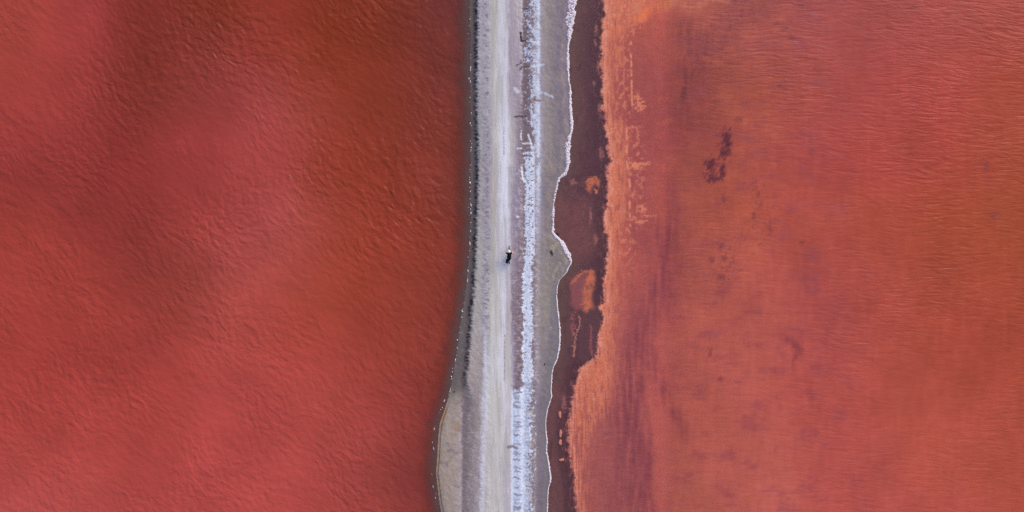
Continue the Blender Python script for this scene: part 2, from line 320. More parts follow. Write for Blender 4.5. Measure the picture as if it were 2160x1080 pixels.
def table(u, v):
    fi = np.clip(np.interp(v, rk, np.arange(len(rk))), 0, len(rk) - 1.001)
    i = fi.astype(int); f = fi - i
    f = f * f * (3 - 2 * f)
    uu = np.clip(u - 880, 0, 379.99); j = uu.astype(int); g = (uu - j)[..., None]
    a = RT[i, j] * (1 - g) + RT[i, j + 1] * g
    b = RT[i + 1, j] * (1 - g) + RT[i + 1, j + 1] * g
    return a * (1 - f[..., None]) + b * f[..., None]

SALT = np.array((202., 208., 230.)); SALTB = np.array((160., 172., 206.))

RILLS = []
_r = random.Random(21)
vq = 806.0
while vq < 1215:
    for side, (x0, x1), al in (('left', (1081, 1101), .68), ('right', (1106, 1128), .5)):
        if _r.random() < .2: continue
        y0 = vq + _r.uniform(-4, 4); tilt_ = _r.uniform(-.28, .34)
        xa, xb = x0 + _r.uniform(-1, 6), x1 - _r.uniform(0, 7)
        n_ = 4; pts = [(xa + (xb - xa) * k / n_, y0 + tilt_ * (xb - xa) * k / n_ + _r.uniform(-1.6, 1.6)) for k in range(n_ + 1)]
        RILLS.append((pts, _r.uniform(1.6, 3.0), al * _r.uniform(.55, 1)))
        for _ in range(_r.choice((0, 0, 1, 1, 2))):
            p = _r.choice(pts[1:-1]); dx = _r.uniform(-7, -3) if side == 'left' else _r.uniform(3, 7); dy = _r.choice((-1, 1)) * _r.uniform(1.5, 4.5)
            RILLS.append(([p, (p[0] + dx * .5, p[1] + dy * .7), (p[0] + dx, p[1] + dy)], _r.uniform(1.5, 2.4), al * _r.uniform(.5, .95)))
    vq += _r.uniform(4, 11)

def causeway_colour(u, v):
    n = fbm(u / 14.0, v / 22.0, 3); nf = fbm(u / 3.0, v / 3.0, 3); st = fbm(u / 2.6, v / 34.0, 3); st2 = fbm(u / 7.0, v / 130.0 + 9, 2)
    vj = v + 8 * fbm(v / 24.0, v * 0 + 2.9, 2)
    hz = fbm(u / 11.0, vj / 4.0, 3)                       # strokes running across the bank
    hz2 = .6 * fbm(u / 9.0 + 31, vj / 10.5 + 7, 3) + .55 * fbm(u / 8.0 + 3, v / 4.3, 2)
    vr = fbm(v / 5.0, v * 0 + 1.7, 3)                    # ragged edge along the bank
    vr2 = fbm(v / 4.0, v * 0 + 8.2, 3)
    c = table(u + 2.5 * n + 1.2 * nf, v + 14 * n)
    sl, el, sr = shoreL(v), edgeL(v), shoreR(v)
    rl, rr = roadL(v), roadR(v)
    # road streaks
    rd = S(u, rl - 4, rl + 3) * (1 - S(u, rr - 3, rr + 4))
    c = c + (rd * (6 * st + 5 * st2 + 5 * nf))[..., None]
    c = mix(c, (206, 205, 215), rd * .22 * S(st + .8 * st2, .28, .9))
    c = mix(c, (166, 161, 154), rd * .5 * S(-st2 + .3 * n, .15, .6))
    c = c + ((1 - rd) * (6 * n + 7 * nf))[..., None]
    # left verge: lilac strokes
    bl = S(u, 1016, 1021) * (1 - S(u, 1030, 1037)) * (1 - S(v, 660, 760))
    c = mix(c, (112, 100, 116), .75 * bl * S(hz + .25 * nf, .22, .6))
    c = mix(c, (186, 178, 190), .5 * bl * S(-hz, .25, .6))
    vg = S(u, el + 4, el + 8) * (1 - S(u, 1018, 1026))
    c = mix(c, (178, 170, 178), .35 * vg * S(nf + n, .2, .7))
    # dark foot of the left bank with ragged gullies
    hi = 1 - S(v, 800, 850)
    foot = 1 - S(u + 4.0 * vr + 1.5 * hz, el - 1, el + 3)
    c = mix(c, (99, 89, 91), foot * hi)
    c = mix(c, (122, 116, 124), foot * hi * .5 * S(n + nf, .2, .7) * S(v, 640, 720))
    gul = (1 - S(np.abs(u - (el - 2) + 2.2 * vr), 2.2, 5.4)) * S(hz2 + .3 * vr2 + .35 * fbm(v / 37.0, v * 0 + 5.1, 2), -.05, .22)
    c = mix(c, (48, 38, 48), .88 * gul * (1 - S(v, 770, 830)))
    c = mix(c, (66, 55, 60), .25 * hi * (1 - S(np.abs(u - (el - 6)), 2, 6)))
    e2 = S(v, 820, 860)
    c = mix(c, (124, 109, 109), .5 * e2 * S(u + 2.5 * vr, el - 1, el + 1) * (1 - S(u + 5 * hz, el + 6, el + 16)))
    c = mix(c, (178, 168, 178), .6 * e2 * (1 - S(np.abs(u + 2.5 * vr - el + 4), 2, 5)) * S(hz2, -.1, .4))
    c = mix(c, (196, 192, 206), .7 * S(v, 690, 740) * (1 - S(np.abs(u - rl + 3 * vr2), 2.5, 6)) * S(hz, -.3, .3))
    # beach: tan stains, ochre algae line
    be = e2 * (1 - S(u, el - 6, el - 1))
    c = mix(c, (150, 122, 100), .65 * be * S(fbm(u / 26.0, v / 34.0, 2), .1, .9))
    c = mix(c, (112, 105, 113), .65 * be * S(-fbm(u / 26.0 + 4, v / 22.0, 3), .15, .8))
    c = mix(c, (160, 130, 90), .75 * S(fbm(u / 5.0, v / 9.0, 3), -.5, .2) * S(v, 835, 875) * (1 - S(np.abs(u - sl - 2.0 + nf), 1.2, 3.4)) * (1 - .9 * S(v, 1030, 1050)))
    c = mix(c, (166, 122, 74), .7 * poly(u, v, [(930,880),(940,868),(938,885),(933,895)], 2.5))
    c = mix(c, (70, 56, 60), .7 * S(v, 835, 875) * (1 - S(np.abs(u - sl - 4.6 + .6 * nf), .6, 1.6)))
    # salt belt
    c = c + S(u, el - 2, el + 4)[..., None] * np.array((-4., -5., 3.)) + (1 - S(u, el - 2, el + 4))[..., None] * np.array((-2., -4., 1.)) * S(v, 820, 860)[..., None]
    wa = 4.5 * fbm(v / 30.0, v * 0 + 6.1, 3); wb = 5 * fbm(v / 24.0, v * 0 + 3.9, 3)
    low_ = S(v, 320, 380) * (1 - S(v, 790, 820))
    a, b = saltL(v) + wa * low_, saltR(v) + wb * low_
    band = S(u + 3 * vr, a - 1.5, a + 1.5) * (1 - S(u + 3 * vr2, b - 1, b + 2.5))
    top = 1 - S(v, 300, 350); mid = S(v, 300, 350) * (1 - S(v, 520, 560)); low = S(v, 520, 560) * (1 - S(v, 800, 832)); bot = S(v, 800, 832)
    sp = .75 * fbm(u / 8.0, v / 9.0, 4, .7) + .4 * (1 - 2.6 * np.abs(fbm(u / 7.0 + 3, v / 6.0, 2)))
    cov_top = -.36 + .75 * S(u + 8 * n, 1108, 1136) - .35 * S(v, 250, 280) * (1 - S(v, 320, 345)) * (1 - S(u, 1124, 1132)) + .4 * fbm(u / 20., v / 34., 2)
    cov_mid = np.where(u < 1128, .42, -.1) + 0 * n - .7 * (1 - S(u + 2.5 * vr, 1106, 1109))
    cov_low = .55 - 1.5 * S(u - wb + 2.5 * vr2 + 3 * hz, 1119, 1128) - 1.9 * (1 - S(u - wa + 2.6 * vr + 3 * hz, 1099, 1104))
    cov_bot = 1.0 - 1.25 * S(u + 4 * vr, 1104, 1126) + .5 * (1 - S(np.abs(u - 1104), 2, 6))
    cov = cov_top * top + cov_mid * mid + cov_low * low + cov_bot * bot
    sm = band * S(sp + cov, .0, .28)
    sc = SALTB + (SALT - SALTB) * np.clip(.25 + 1.0 * nf + .4 * n + .55 * (mid + low) * (u < 1128) + .3 * bot, 0, 1)[..., None]
    c = mix(c, sc, .93 * sm)
    # soft salty veil and the belt's bright right rim
    veil = (1 - S(np.abs(u - 1133), 3, 11)) * (1 - S(v, 470, 560))
    c = mix(c, (162, 160, 178), .5 * veil)
    c = mix(c, (184, 192, 216), .85 * (1 - S(np.abs(u - 1136 + 1.5 * vr2), 1.4, 4)) * (1 - S(v, 380, 450)) * S(hz + n, -.55, .1))
    c = mix(c, (176, 172, 190), .55 * low * S(u, 1122, 1126) * (1 - S(u, 1132, 1142)) * S(hz2, .05, .4))
    # mud left of the belt with pale strokes
    md = S(v, 540, 580) * (1 - S(v, 790, 815)) * S(u, 1079, 1082) * (1 - S(u, 1099, 1102))
    c = mix(c, (168, 158, 172), .65 * md * S(hz, .12, .45))
    c = mix(c, (98, 82, 88), .65 * md * S(-hz2, .12, .45) * S(u, 1088, 1096))
    c = mix(c, (172, 166, 182), .5 * S(v, 330, 360) * (1 - S(v, 540, 570)) * S(u, 1078, 1084) * (1 - S(u, 1100, 1106)) * S(fbm(u / 6., v / 12., 3), .05, .4))
    # branching rills through the lower salt
    sel = np.nonzero((v[0] > 790) & (u[0] > 1070) & (u[0] < 1140))[0]
    su, sv_ = u[0][sel] + 2.4 * nf[0][sel], v[0][sel] + 2.2 * nf[0][sel] + 1.6 * n[0][sel]
    rmask = np.zeros(len(sel))
    order = np.argsort(sv_)
    for (pts, wd, al) in RILLS:
        lo, hi_ = min(p[1] for p in pts) - 6, max(p[1] for p in pts) + 5
        k0, k1 = np.searchsorted(sv_[order], [lo, hi_])
        ii = order[k0:k1]
        if len(ii): rmask[ii] = np.maximum(rmask[ii], al * seg(su[ii], sv_[ii], pts, wd, .2))
    rfull = np.zeros(u.shape); rfull[0, sel] = rmask
    c = mix(c, (80, 64, 76), rfull * (.8 + .6 * nf + .5 * n).clip(0, 1))
    c = mix(c, (200, 206, 228), .8 * bot * (1 - S(np.abs(u - 1080 + 1.5 * vr), 1, 3.5)))
    c = mix(c, (150, 140, 142), .4 * bot * S(u, 1106, 1112) * (1 - S(u, 1124, 1132)) * S(n, 0, .4))
    c = mix(c, (98, 86, 90), .5 * bot * (1 - S(np.abs(u - 1126 + 2 * vr), 1, 3)) * S(hz, -.2, .3))
    # single gullies and salt veins across the belt
    for pts, wd, cc, al in (([(1098,72),(1099,82),(1100,90),(1113,88)], 2.2, (58,44,50), .9), ([(1086,249),(1100,247),(1110,248)], 2.2, (66,50,54), .85),
        ([(1090,141),(1099,137),(1099,130)], 2.2, (80,62,66), .8), ([(1097,150),(1101,144),(1120,143)], 2.6, (84,66,68), .85), ([(1103,22),(1113,21)], 1.8, (70,56,62), .8),
        ([(1103,62),(1113,62)], 1.8, (62,48,54), .85), ([(1108,330),(1122,330)], 1.8, (80,66,72), .8), ([(1111,433),(1124,432)], 1.4, (84,70,78), .8),
        ([(1112,215),(1122,212),(1140,213)], 3, (112,94,100), .7), ([(1128,206),(1126,212)], 4, (104,86,90), .7),
        ([(1112,89),(1137,92)], 2, (186,196,220), .8), ([(1120,143),(1147,137)], 2.6, (180,190,216), .8), ([(1120,248),(1138,241)], 2.2, (184,194,218), .85),
        ([(1100,278),(1098,290),(1100,296)], 1.8, (200,204,222), .85), ([(1114,286),(1119,300),(1122,312)], 2.6, (202,208,226), .85), ([(1103,304),(1120,304)], 2.4, (200,206,226), .8),
        ([(1092,315),(1099,314)], 2.2, (206,210,228), .9), ([(1104,325),(1124,322)], 2.4, (200,206,226), .8), ([(1120,260),(1122,268)], 2.4, (200,208,228), .8),
        ([(1130,195),(1145,196),(1160,203)], 3.4, (172,178,204), .75), ([(1164,203),(1166,206)], 2.4, (190,196,214), .8), ([(1086,190),(1092,196)], 5, (202,204,216), .7),
        ([(1100,355),(1103,378),(1106,385)], 3, (206,212,228), .85), ([(1091,458),(1093,458)], 3, (206,210,224), .9), ([(1063,270),(1063,330)], .9, (130,124,128), .7),
        ([(1064.5,700),(1064,800)], .9, (132,122,128), .7), ([(1072,940),(1082,938),(1090,942)], 4, (112,94,108), .75),
        ([(1164,532),(1168,520),(1178,512)], 6, (160,146,130), .5), ([(1182,556),(1170,572),(1166,590)], 5, (160,144,130), .5), ([(1110,785),(1122,792)], 6, (196,200,222), .5)):
        c = mix(c, cc, al * seg(u + 1.6 * nf, v + 1.4 * nf, pts, wd))
    c = mix(c, (160, 152, 158), .3 * S(u, 1150, 1160) * (1 - S(np.abs(sr - u - 11 - 5 * fbm(v / 30.0, v * 0 + 4.2, 2)), .8, 3.0)) * S(n + hz, .0, .6))
    # right flat: soft brown and tan stains
    fl = S(u, 1140, 1148)
    fs = fbm(u / 10.0, v / 26.0, 3)
    c = mix(c, (146, 131, 118), .5 * fl * S(fs, .1, .9) * (1 - S(v, 780, 860)))
    c = mix(c, (104, 96, 104), .45 * fl * S(-fs, .1, .9))
    c = mix(c, (112, 106, 112), .7 * fl * S(u, sr - 18, sr - 10) * S(v, 600, 640))
    return c

def leftbed_colour(u, v):
    n = fbm(u / 14.0, v / 22.0, 3)
    c = np.broadcast_to(np.array((86., 72., 72.)), u.shape + (3,)) + 0.0
    c = mix(c, (96, 62, 58), S(shoreL(v) - u + 6 * n, 4, 30))
    return c + (5 * n)[..., None]

# ------------------------------------------------------------------ materials
def new_mat(name):
    m = bpy.data.materials.new(name); m.use_nodes = True
    t = m.node_tree; t.nodes.clear()
    return m, t, t.nodes, t.links

def ground_material(name, rough, grain, bump, spec=0.25):
    m, t, N, L = new_mat(name)
    out = N.new('ShaderNodeOutputMaterial'); b = N.new('ShaderNodeBsdfPrincipled')
    at = N.new('ShaderNodeAttribute'); at.attribute_name = 'tone'
    tc = N.new('ShaderNodeTexCoord')
    n1 = N.new('ShaderNodeTexNoise'); n1.inputs['Scale'].default_value = 9; n1.inputs['Detail'].default_value = 5; n1.inputs['Roughness'].default_value = .65
    n2 = N.new('ShaderNodeTexNoise'); n2.inputs['Scale'].default_value = 1.1; n2.inputs['Detail'].default_value = 3
    L.new(tc.outputs['Object'], n1.inputs['Vector']); L.new(tc.outputs['Object'], n2.inputs['Vector'])
    r1 = N.new('ShaderNodeMapRange'); r1.inputs['From Min'].default_value = .3; r1.inputs['From Max'].default_value = .7
    r1.inputs['To Min'].default_value = 1 - grain; r1.inputs['To Max'].default_value = 1 + grain
    L.new(n1.outputs['Fac'], r1.inputs['Value'])
    r2 = N.new('ShaderNodeMapRange'); r2.inputs['From Min'].default_value = .3; r2.inputs['From Max'].default_value = .7
    r2.inputs['To Min'].default_value = 1 - grain * .4; r2.inputs['To Max'].default_value = 1 + grain * .4
    L.new(n2.outputs['Fac'], r2.inputs['Value'])
    mu = N.new('ShaderNodeMath'); mu.operation = 'MULTIPLY'; L.new(r1.outputs[0], mu.inputs[0]); L.new(r2.outputs[0], mu.inputs[1])
    vm = N.new('ShaderNodeVectorMath'); vm.operation = 'SCALE'; L.new(at.outputs['Color'], vm.inputs[0]); L.new(mu.outputs[0], vm.inputs['Scale'])
    L.new(vm.outputs[0], b.inputs['Base Color'])
    b.inputs['Roughness'].default_value = rough; b.inputs['Specular IOR Level'].default_value = spec
    bp = N.new('ShaderNodeBump'); bp.inputs['Strength'].default_value = bump; bp.inputs['Distance'].default_value = .03
    n3 = N.new('ShaderNodeTexNoise'); n3.inputs['Scale'].default_value = 6; n3.inputs['Detail'].default_value = 6; n3.inputs['Roughness'].default_value = .7
    L.new(tc.outputs['Object'], n3.inputs['Vector'])
    L.new(n3.outputs['Fac'], bp.inputs['Height']); L.new(bp.outputs[0], b.inputs['Normal'])
    L.new(b.outputs[0], out.inputs[0])
    return m

MAT_GROUND = ground_material('dried_mud', .93, .08, .45)
MAT_ROAD = ground_material('packed_dirt', .95, .06, .25)
MAT_SALT = ground_material('crusted_salt', .85, .06, .5)
MAT_BED = ground_material('lake_sediment', .95, .05, .2, .1)

def water_material(name, layers, warp, strength):
    """turbid salt water: patchy diffuse colour, clear where shallow, rippled mirror on top"""
    m, t, N, L = new_mat(name)
    out = N.new('ShaderNodeOutputMaterial')
    tc = N.new('ShaderNodeTexCoord')
    wn = N.new('ShaderNodeTexNoise'); wn.inputs['Scale'].default_value = .09; wn.inputs['Detail'].default_value = 2
    L.new(tc.outputs['Object'], wn.inputs['Vector'])
    s0 = N.new('ShaderNodeVectorMath'); s0.operation = 'SUBTRACT'; s0.inputs[1].default_value = (.5, .5, .5); L.new(wn.outputs['Color'], s0.inputs[0])
    s1 = N.new('ShaderNodeVectorMath'); s1.operation = 'SCALE'; s1.inputs['Scale'].default_value = warp; L.new(s0.outputs[0], s1.inputs[0])
    s2 = N.new('ShaderNodeVectorMath'); s2.operation = 'ADD'; L.new(tc.outputs['Object'], s2.inputs[0]); L.new(s1.outputs[0], s2.inputs[1])
    total = None
    for rot, along, across, amp, ridged, det in layers:
        mp = N.new('ShaderNodeMapping'); mp.vector_type = 'TEXTURE'
        mp.inputs['Rotation'].default_value = (0, 0, R(rot)); mp.inputs['Scale'].default_value = (along, across, 1)
        L.new(s2.outputs[0], mp.inputs['Vector'])
        nz = N.new('ShaderNodeTexNoise'); nz.inputs['Scale'].default_value = 1; nz.inputs['Detail'].default_value = det; nz.inputs['Roughness'].default_value = .45
        nz.inputs['Distortion'].default_value = .35
        L.new(mp.outputs[0], nz.inputs['Vector'])
        v = nz.outputs['Fac']
        if ridged:
            a = N.new('ShaderNodeMath'); a.operation = 'MULTIPLY_ADD'; a.inputs[1].default_value = 2; a.inputs[2].default_value = -1; L.new(v, a.inputs[0])
            b = N.new('ShaderNodeMath'); b.operation = 'ABSOLUTE'; L.new(a.outputs[0], b.inputs[0])
            e = N.new('ShaderNodeMath'); e.operation = 'SUBTRACT'; e.inputs[0].default_value = 1; L.new(b.outputs[0], e.inputs[1])
            v = e.outputs[0]
        g = N.new('ShaderNodeMath'); g.operation = 'MULTIPLY'; g.inputs[1].default_value = amp; L.new(v, g.inputs[0])
        if total is None: total = g.outputs[0]
        else:
            ad = N.new('ShaderNodeMath'); L.new(total, ad.inputs[0]); L.new(g.outputs[0], ad.inputs[1]); total = ad.outputs[0]
    # gusts: ripples stronger in some places
    gn = N.new('ShaderNodeTexNoise'); gn.inputs['Scale'].default_value = .085; gn.inputs['Detail'].default_value = 2; L.new(tc.outputs['Object'], gn.inputs['Vector'])
    gr = N.new('ShaderNodeMapRange'); gr.inputs['From Min'].default_value = .35; gr.inputs['From Max'].default_value = .65; gr.inputs['To Min'].default_value = .4; gr.inputs['To Max'].default_value = 1.35
    L.new(gn.outputs['Fac'], gr.inputs['Value'])
    ra = N.new('ShaderNodeAttribute'); ra.attribute_name = 'ripple'
    gm = N.new('ShaderNodeMath'); gm.operation = 'MULTIPLY'; L.new(gr.outputs[0], gm.inputs[0]); L.new(ra.outputs['Fac'], gm.inputs[1])
    hm = N.new('ShaderNodeMath'); hm.operation = 'MULTIPLY'; L.new(total, hm.inputs[0]); L.new(gm.outputs[0], hm.inputs[1])
    bp = N.new('ShaderNodeBump'); bp.inputs['Strength'].default_value = 1; bp.inputs['Distance'].default_value = strength
    L.new(hm.outputs[0], bp.inputs['Height'])
    at = N.new('ShaderNodeAttribute'); at.attribute_name = 'tone'
    ca = N.new('ShaderNodeAttribute'); ca.attribute_name = 'clarity'
    df = N.new('ShaderNodeBsdfDiffuse'); L.new(at.outputs['Color'], df.inputs['Color']); L.new(bp.outputs[0], df.inputs['Normal'])
    tr = N.new('ShaderNodeBsdfTransparent'); tr.inputs['Color'].default_value = (1, .97, .965, 1)
    m1 = N.new('ShaderNodeMixShader'); L.new(ca.outputs['Fac'], m1.inputs[0]); L.new(df.outputs[0], m1.inputs[1]); L.new(tr.outputs[0], m1.inputs[2])
    gl = N.new('ShaderNodeBsdfGlossy'); gl.inputs['Roughness'].default_value = .3; L.new(bp.outputs[0], gl.inputs['Normal'])
    lw = N.new('ShaderNodeLayerWeight'); lw.inputs['Blend'].default_value = .5; L.new(bp.outputs[0], lw.inputs['Normal'])
    f5 = N.new('ShaderNodeMath'); f5.operation = 'POWER'; f5.inputs[1].default_value = 5; L.new(lw.outputs['Facing'], f5.inputs[0])
    fr = N.new('ShaderNodeMath'); fr.operation = 'MULTIPLY_ADD'; fr.inputs[1].default_value = .98; fr.inputs[2].default_value = .021; L.new(f5.outputs[0], fr.inputs[0])
    m2 = N.new('ShaderNodeMixShader'); L.new(fr.outputs[0], m2.inputs[0]); L.new(m1.outputs[0], m2.inputs[1]); L.new(gl.outputs[0], m2.inputs[2])
    L.new(m2.outputs[0], out.inputs[0])
    return m

MAT_WL = water_material('red_lake_water', [(-36, .92, .56, 1.0, False, .8), (-64, .80, .46, .7, False, .5), (8, .85, .52, .3, True, .3)], 3.6, .092)
MAT_WR = water_material('orange_lake_water', [(-3, 2.6, .42, 1.0, True, 2), (4, 1.9, .34, .6, False, 2), (-14, 1.6, .5, .5, True, 2)], 1.8, .031)

def plain(name, rgb, rough=.6, metallic=0.0, vary=.12, scale=30, spec=.4):
    m, t, N, L = new_mat(name)
    out = N.new('ShaderNodeOutputMaterial'); b = N.new('ShaderNodeBsdfPrincipled')
    tc = N.new('ShaderNodeTexCoord'); nz = N.new('ShaderNodeTexNoise'); nz.inputs['Scale'].default_value = scale; nz.inputs['Detail'].default_value = 4
    L.new(tc.outputs['Object'], nz.inputs['Vector'])
    rp = N.new('ShaderNodeValToRGB')
    rp.color_ramp.elements[0].position = .3; rp.color_ramp.elements[1].position = .7
    rp.color_ramp.elements[0].color = tuple(x * (1 - vary) for x in rgb) + (1,)
    rp.color_ramp.elements[1].color = tuple(min(1, x * (1 + vary)) for x in rgb) + (1,)
    L.new(nz.outputs['Fac'], rp.inputs[0]); L.new(rp.outputs[0], b.inputs['Base Color'])
    b.inputs['Roughness'].default_value = rough; b.inputs['Metallic'].default_value = metallic; b.inputs['Specular IOR Level'].default_value = spec
    L.new(b.outputs[0], out.inputs[0])
    return m

# ------------------------------------------------------------------ object helpers
def tag(o, label=None, cat=None, group=None, kind=None):
    if label: o['label'] = label
    if cat: o['category'] = cat
    if group: o['group'] = group
    if kind: o['kind'] = kind
    return o

def grid_mesh(name, us, vs_, z, tone, faces_mask, normals=None, floats=None, mat=None):
    nu, nv = len(us), len(vs_)
    idx = np.arange(nu * nv).reshape(nv, nu)
    q = np.stack([idx[1:, :-1], idx[1:, 1:], idx[:-1, 1:], idx[:-1, :-1]], -1).reshape(-1, 4)   # v runs down = -Y
    q = q[faces_mask.ravel()]
    used, inv = np.unique(q, return_inverse=True)
    q = inv.reshape(q.shape)
    UU, VV = np.meshgrid(us, vs_)
    co = np.stack([X(UU), Y(VV), z], -1).reshape(-1, 3)[used]
    me = bpy.data.meshes.new(name)
    me.vertices.add(len(co)); me.vertices.foreach_set('co', co.astype(np.float32).ravel())
    me.loops.add(q.size); me.loops.foreach_set('vertex_index', q.astype(np.int32).ravel())
    me.polygons.add(len(q)); me.polygons.foreach_set('loop_start', np.arange(0, q.size, 4, dtype=np.int32))
    me.update(calc_edges=True)
    me.polygons.foreach_set('use_smooth', np.ones(len(q), bool))
    a = me.attributes.new('tone', 'FLOAT_COLOR', 'POINT')
    t4 = np.ones((len(co), 4), np.float32); t4[:, :3] = tone.reshape(-1, 3)[used]
    a.data.foreach_set('color', t4.ravel())
    for k, val in (floats or {}).items():
        f = me.attributes.new(k, 'FLOAT', 'POINT'); f.data.foreach_set('value', val.reshape(-1)[used].astype(np.float32))
    if normals is not None:
        me.normals_split_custom_set_from_vertices(normals.reshape(-1, 3)[used].tolist())
    me.materials.append(mat)
    o = bpy.data.objects.new(name, me); col.objects.link(o)
    return o

def outward(start, end, step, grow=1.6):
    out = []; p = start; s = step; sign = 1 if end > start else -1
    while (end - p) * sign > 0:
        p += sign * s; s *= grow; out.append(p)
    return out

FAR = 60000.0      # plan units: about 2.7 km
# ------------------------------------------------------------------ the ground: one grid, shared out among bed, causeway, road and salt belt
us = np.array(sorted(set([round(x, 3) for x in np.concatenate([np.arange(900, 1345, 1.4), np.arange(1345, 1720, 3.0), np.arange(1720, 2420, 8.0), np.arange(820, 900, 5.0)])] + outward(820, -FAR, 40) + outward(2416, FAR, 40))))
vv_ = np.array(sorted(set([round(x, 3) for x in np.arange(-130, 1212, 1.4)] + outward(-130, -FAR, 6, 1.25) + outward(1211.2, FAR, 6, 1.25))))
U, V = np.meshgrid(us, vv_)
Z = height(U, V)
dL = U - shoreL(V); dR = U - shoreR(V)
tone = np.zeros(U.shape + (3,))
def fill(mask, fn):
    tone[mask] = fn(U[mask][None, :], V[mask][None, :])[0]
fill(dL < 0, leftbed_colour)
fill((dL >= 0) & (dR <= 0), causeway_colour)
fill(dR > 0, rightbed_colour)
gz_v, gz_u = np.gradient(Z, Y(vv_), X(us))
nrm = np.stack([-gz_u, -gz_v, np.ones_like(Z)], -1); nrm /= np.linalg.norm(nrm, axis=-1, keepdims=True)
uc = (U[:-1, :-1] + U[1:, 1:]) / 2; vc = (V[:-1, :-1] + V[1:, 1:]) / 2
land = (uc >= shoreL(vc)) & (uc <= shoreR(vc))
road_f = land & (uc > roadL(vc)) & (uc < roadR(vc))
salt_f = land & ~road_f & (uc > saltL(vc)) & (uc < saltR(vc))
way_f = land & ~road_f & ~salt_f
TB = base(np.clip(tone, 20, 235))
# bed tone brightened further out to offset light the cloudier water blocks
TB[dR > 0] = np.clip(TB[dR > 0] / np.maximum(clarity_right(U[dR > 0]), .5)[:, None], 0, .86)
o = grid_mesh('lake_bed', us, vv_, Z, TB, ~land, nrm, None, MAT_BED); tag(o, 'dark mud and orange salt sediment under the shallow lake water', 'lake bed', kind='structure')
o = grid_mesh('causeway', us, vv_, Z, TB, way_f, nrm, None, MAT_GROUND); tag(o, 'grey salty mud causeway between the two red lakes', 'causeway', kind='structure')
o = grid_mesh('dirt_road', us, vv_, Z, TB, road_f, nrm, None, MAT_ROAD); tag(o, 'pale packed dirt road running along the causeway', 'road', kind='structure')
o = grid_mesh('salt_crust', us, vv_, Z, TB, salt_f, nrm, None, MAT_SALT); tag(o, 'white salt crust belt on brown mud beside the road', 'salt crust', kind='structure')

# ------------------------------------------------------------------ the two lakes
def lake(name, us, vs_, pts, mat, side, label):
    U, V = np.meshgrid(us, vs_)
    if side == 'left':
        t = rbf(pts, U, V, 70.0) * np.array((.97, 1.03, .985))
        d = shoreL(V) - U
        cl = .78 * (1 - S(d + 8 * fbm(U / 20., V / 30., 2), -6, 48)) + .16 * (1 - S(d, 10, 110))
        rp = .25 + .75 * S(d, 4, 70)
        fm = uc_mask(U, V, lambda u, v: u < shoreL(v) + 14)
    else:
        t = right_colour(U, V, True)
        d = U - shoreR(V)
        cl = clarity_right(U)
        rp = .02 + .12 * S(U, 1210, 1330) + .55 * S(U, 1300, 1480) + .4 * S(U, 1500, 2000) + .1 * S(U, 1950, 2160)
        fm = uc_mask(U, V, lambda u, v: u > shoreR(v) - 14)
    t = t * (1 + .05 * fbm(U / 120., V / 120., 3))[..., None]
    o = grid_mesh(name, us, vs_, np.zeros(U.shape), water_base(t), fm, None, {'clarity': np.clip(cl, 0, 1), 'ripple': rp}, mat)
    tag(o, label, 'lake', kind='structure')

def uc_mask(U, V, fn):
    return fn((U[:-1, :-1] + U[1:, 1:]) / 2, (V[:-1, :-1] + V[1:, 1:]) / 2)

vw = np.array(outward(-144, -FAR, 20)[::-1] + list(np.arange(-144, 1231, 5.0)) + outward(1230, FAR, 20))
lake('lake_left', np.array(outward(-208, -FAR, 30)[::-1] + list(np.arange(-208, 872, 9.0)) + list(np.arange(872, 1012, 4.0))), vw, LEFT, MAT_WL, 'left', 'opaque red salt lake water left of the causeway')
lake('lake_right', np.array(list(np.arange(1136, 1720, 4.0)) + list(np.arange(1720, 2380, 8.0)) + outward(2376, FAR, 30)), vw, RIGHT, MAT_WR, 'right', 'rippled orange red salt lake water right of the causeway')

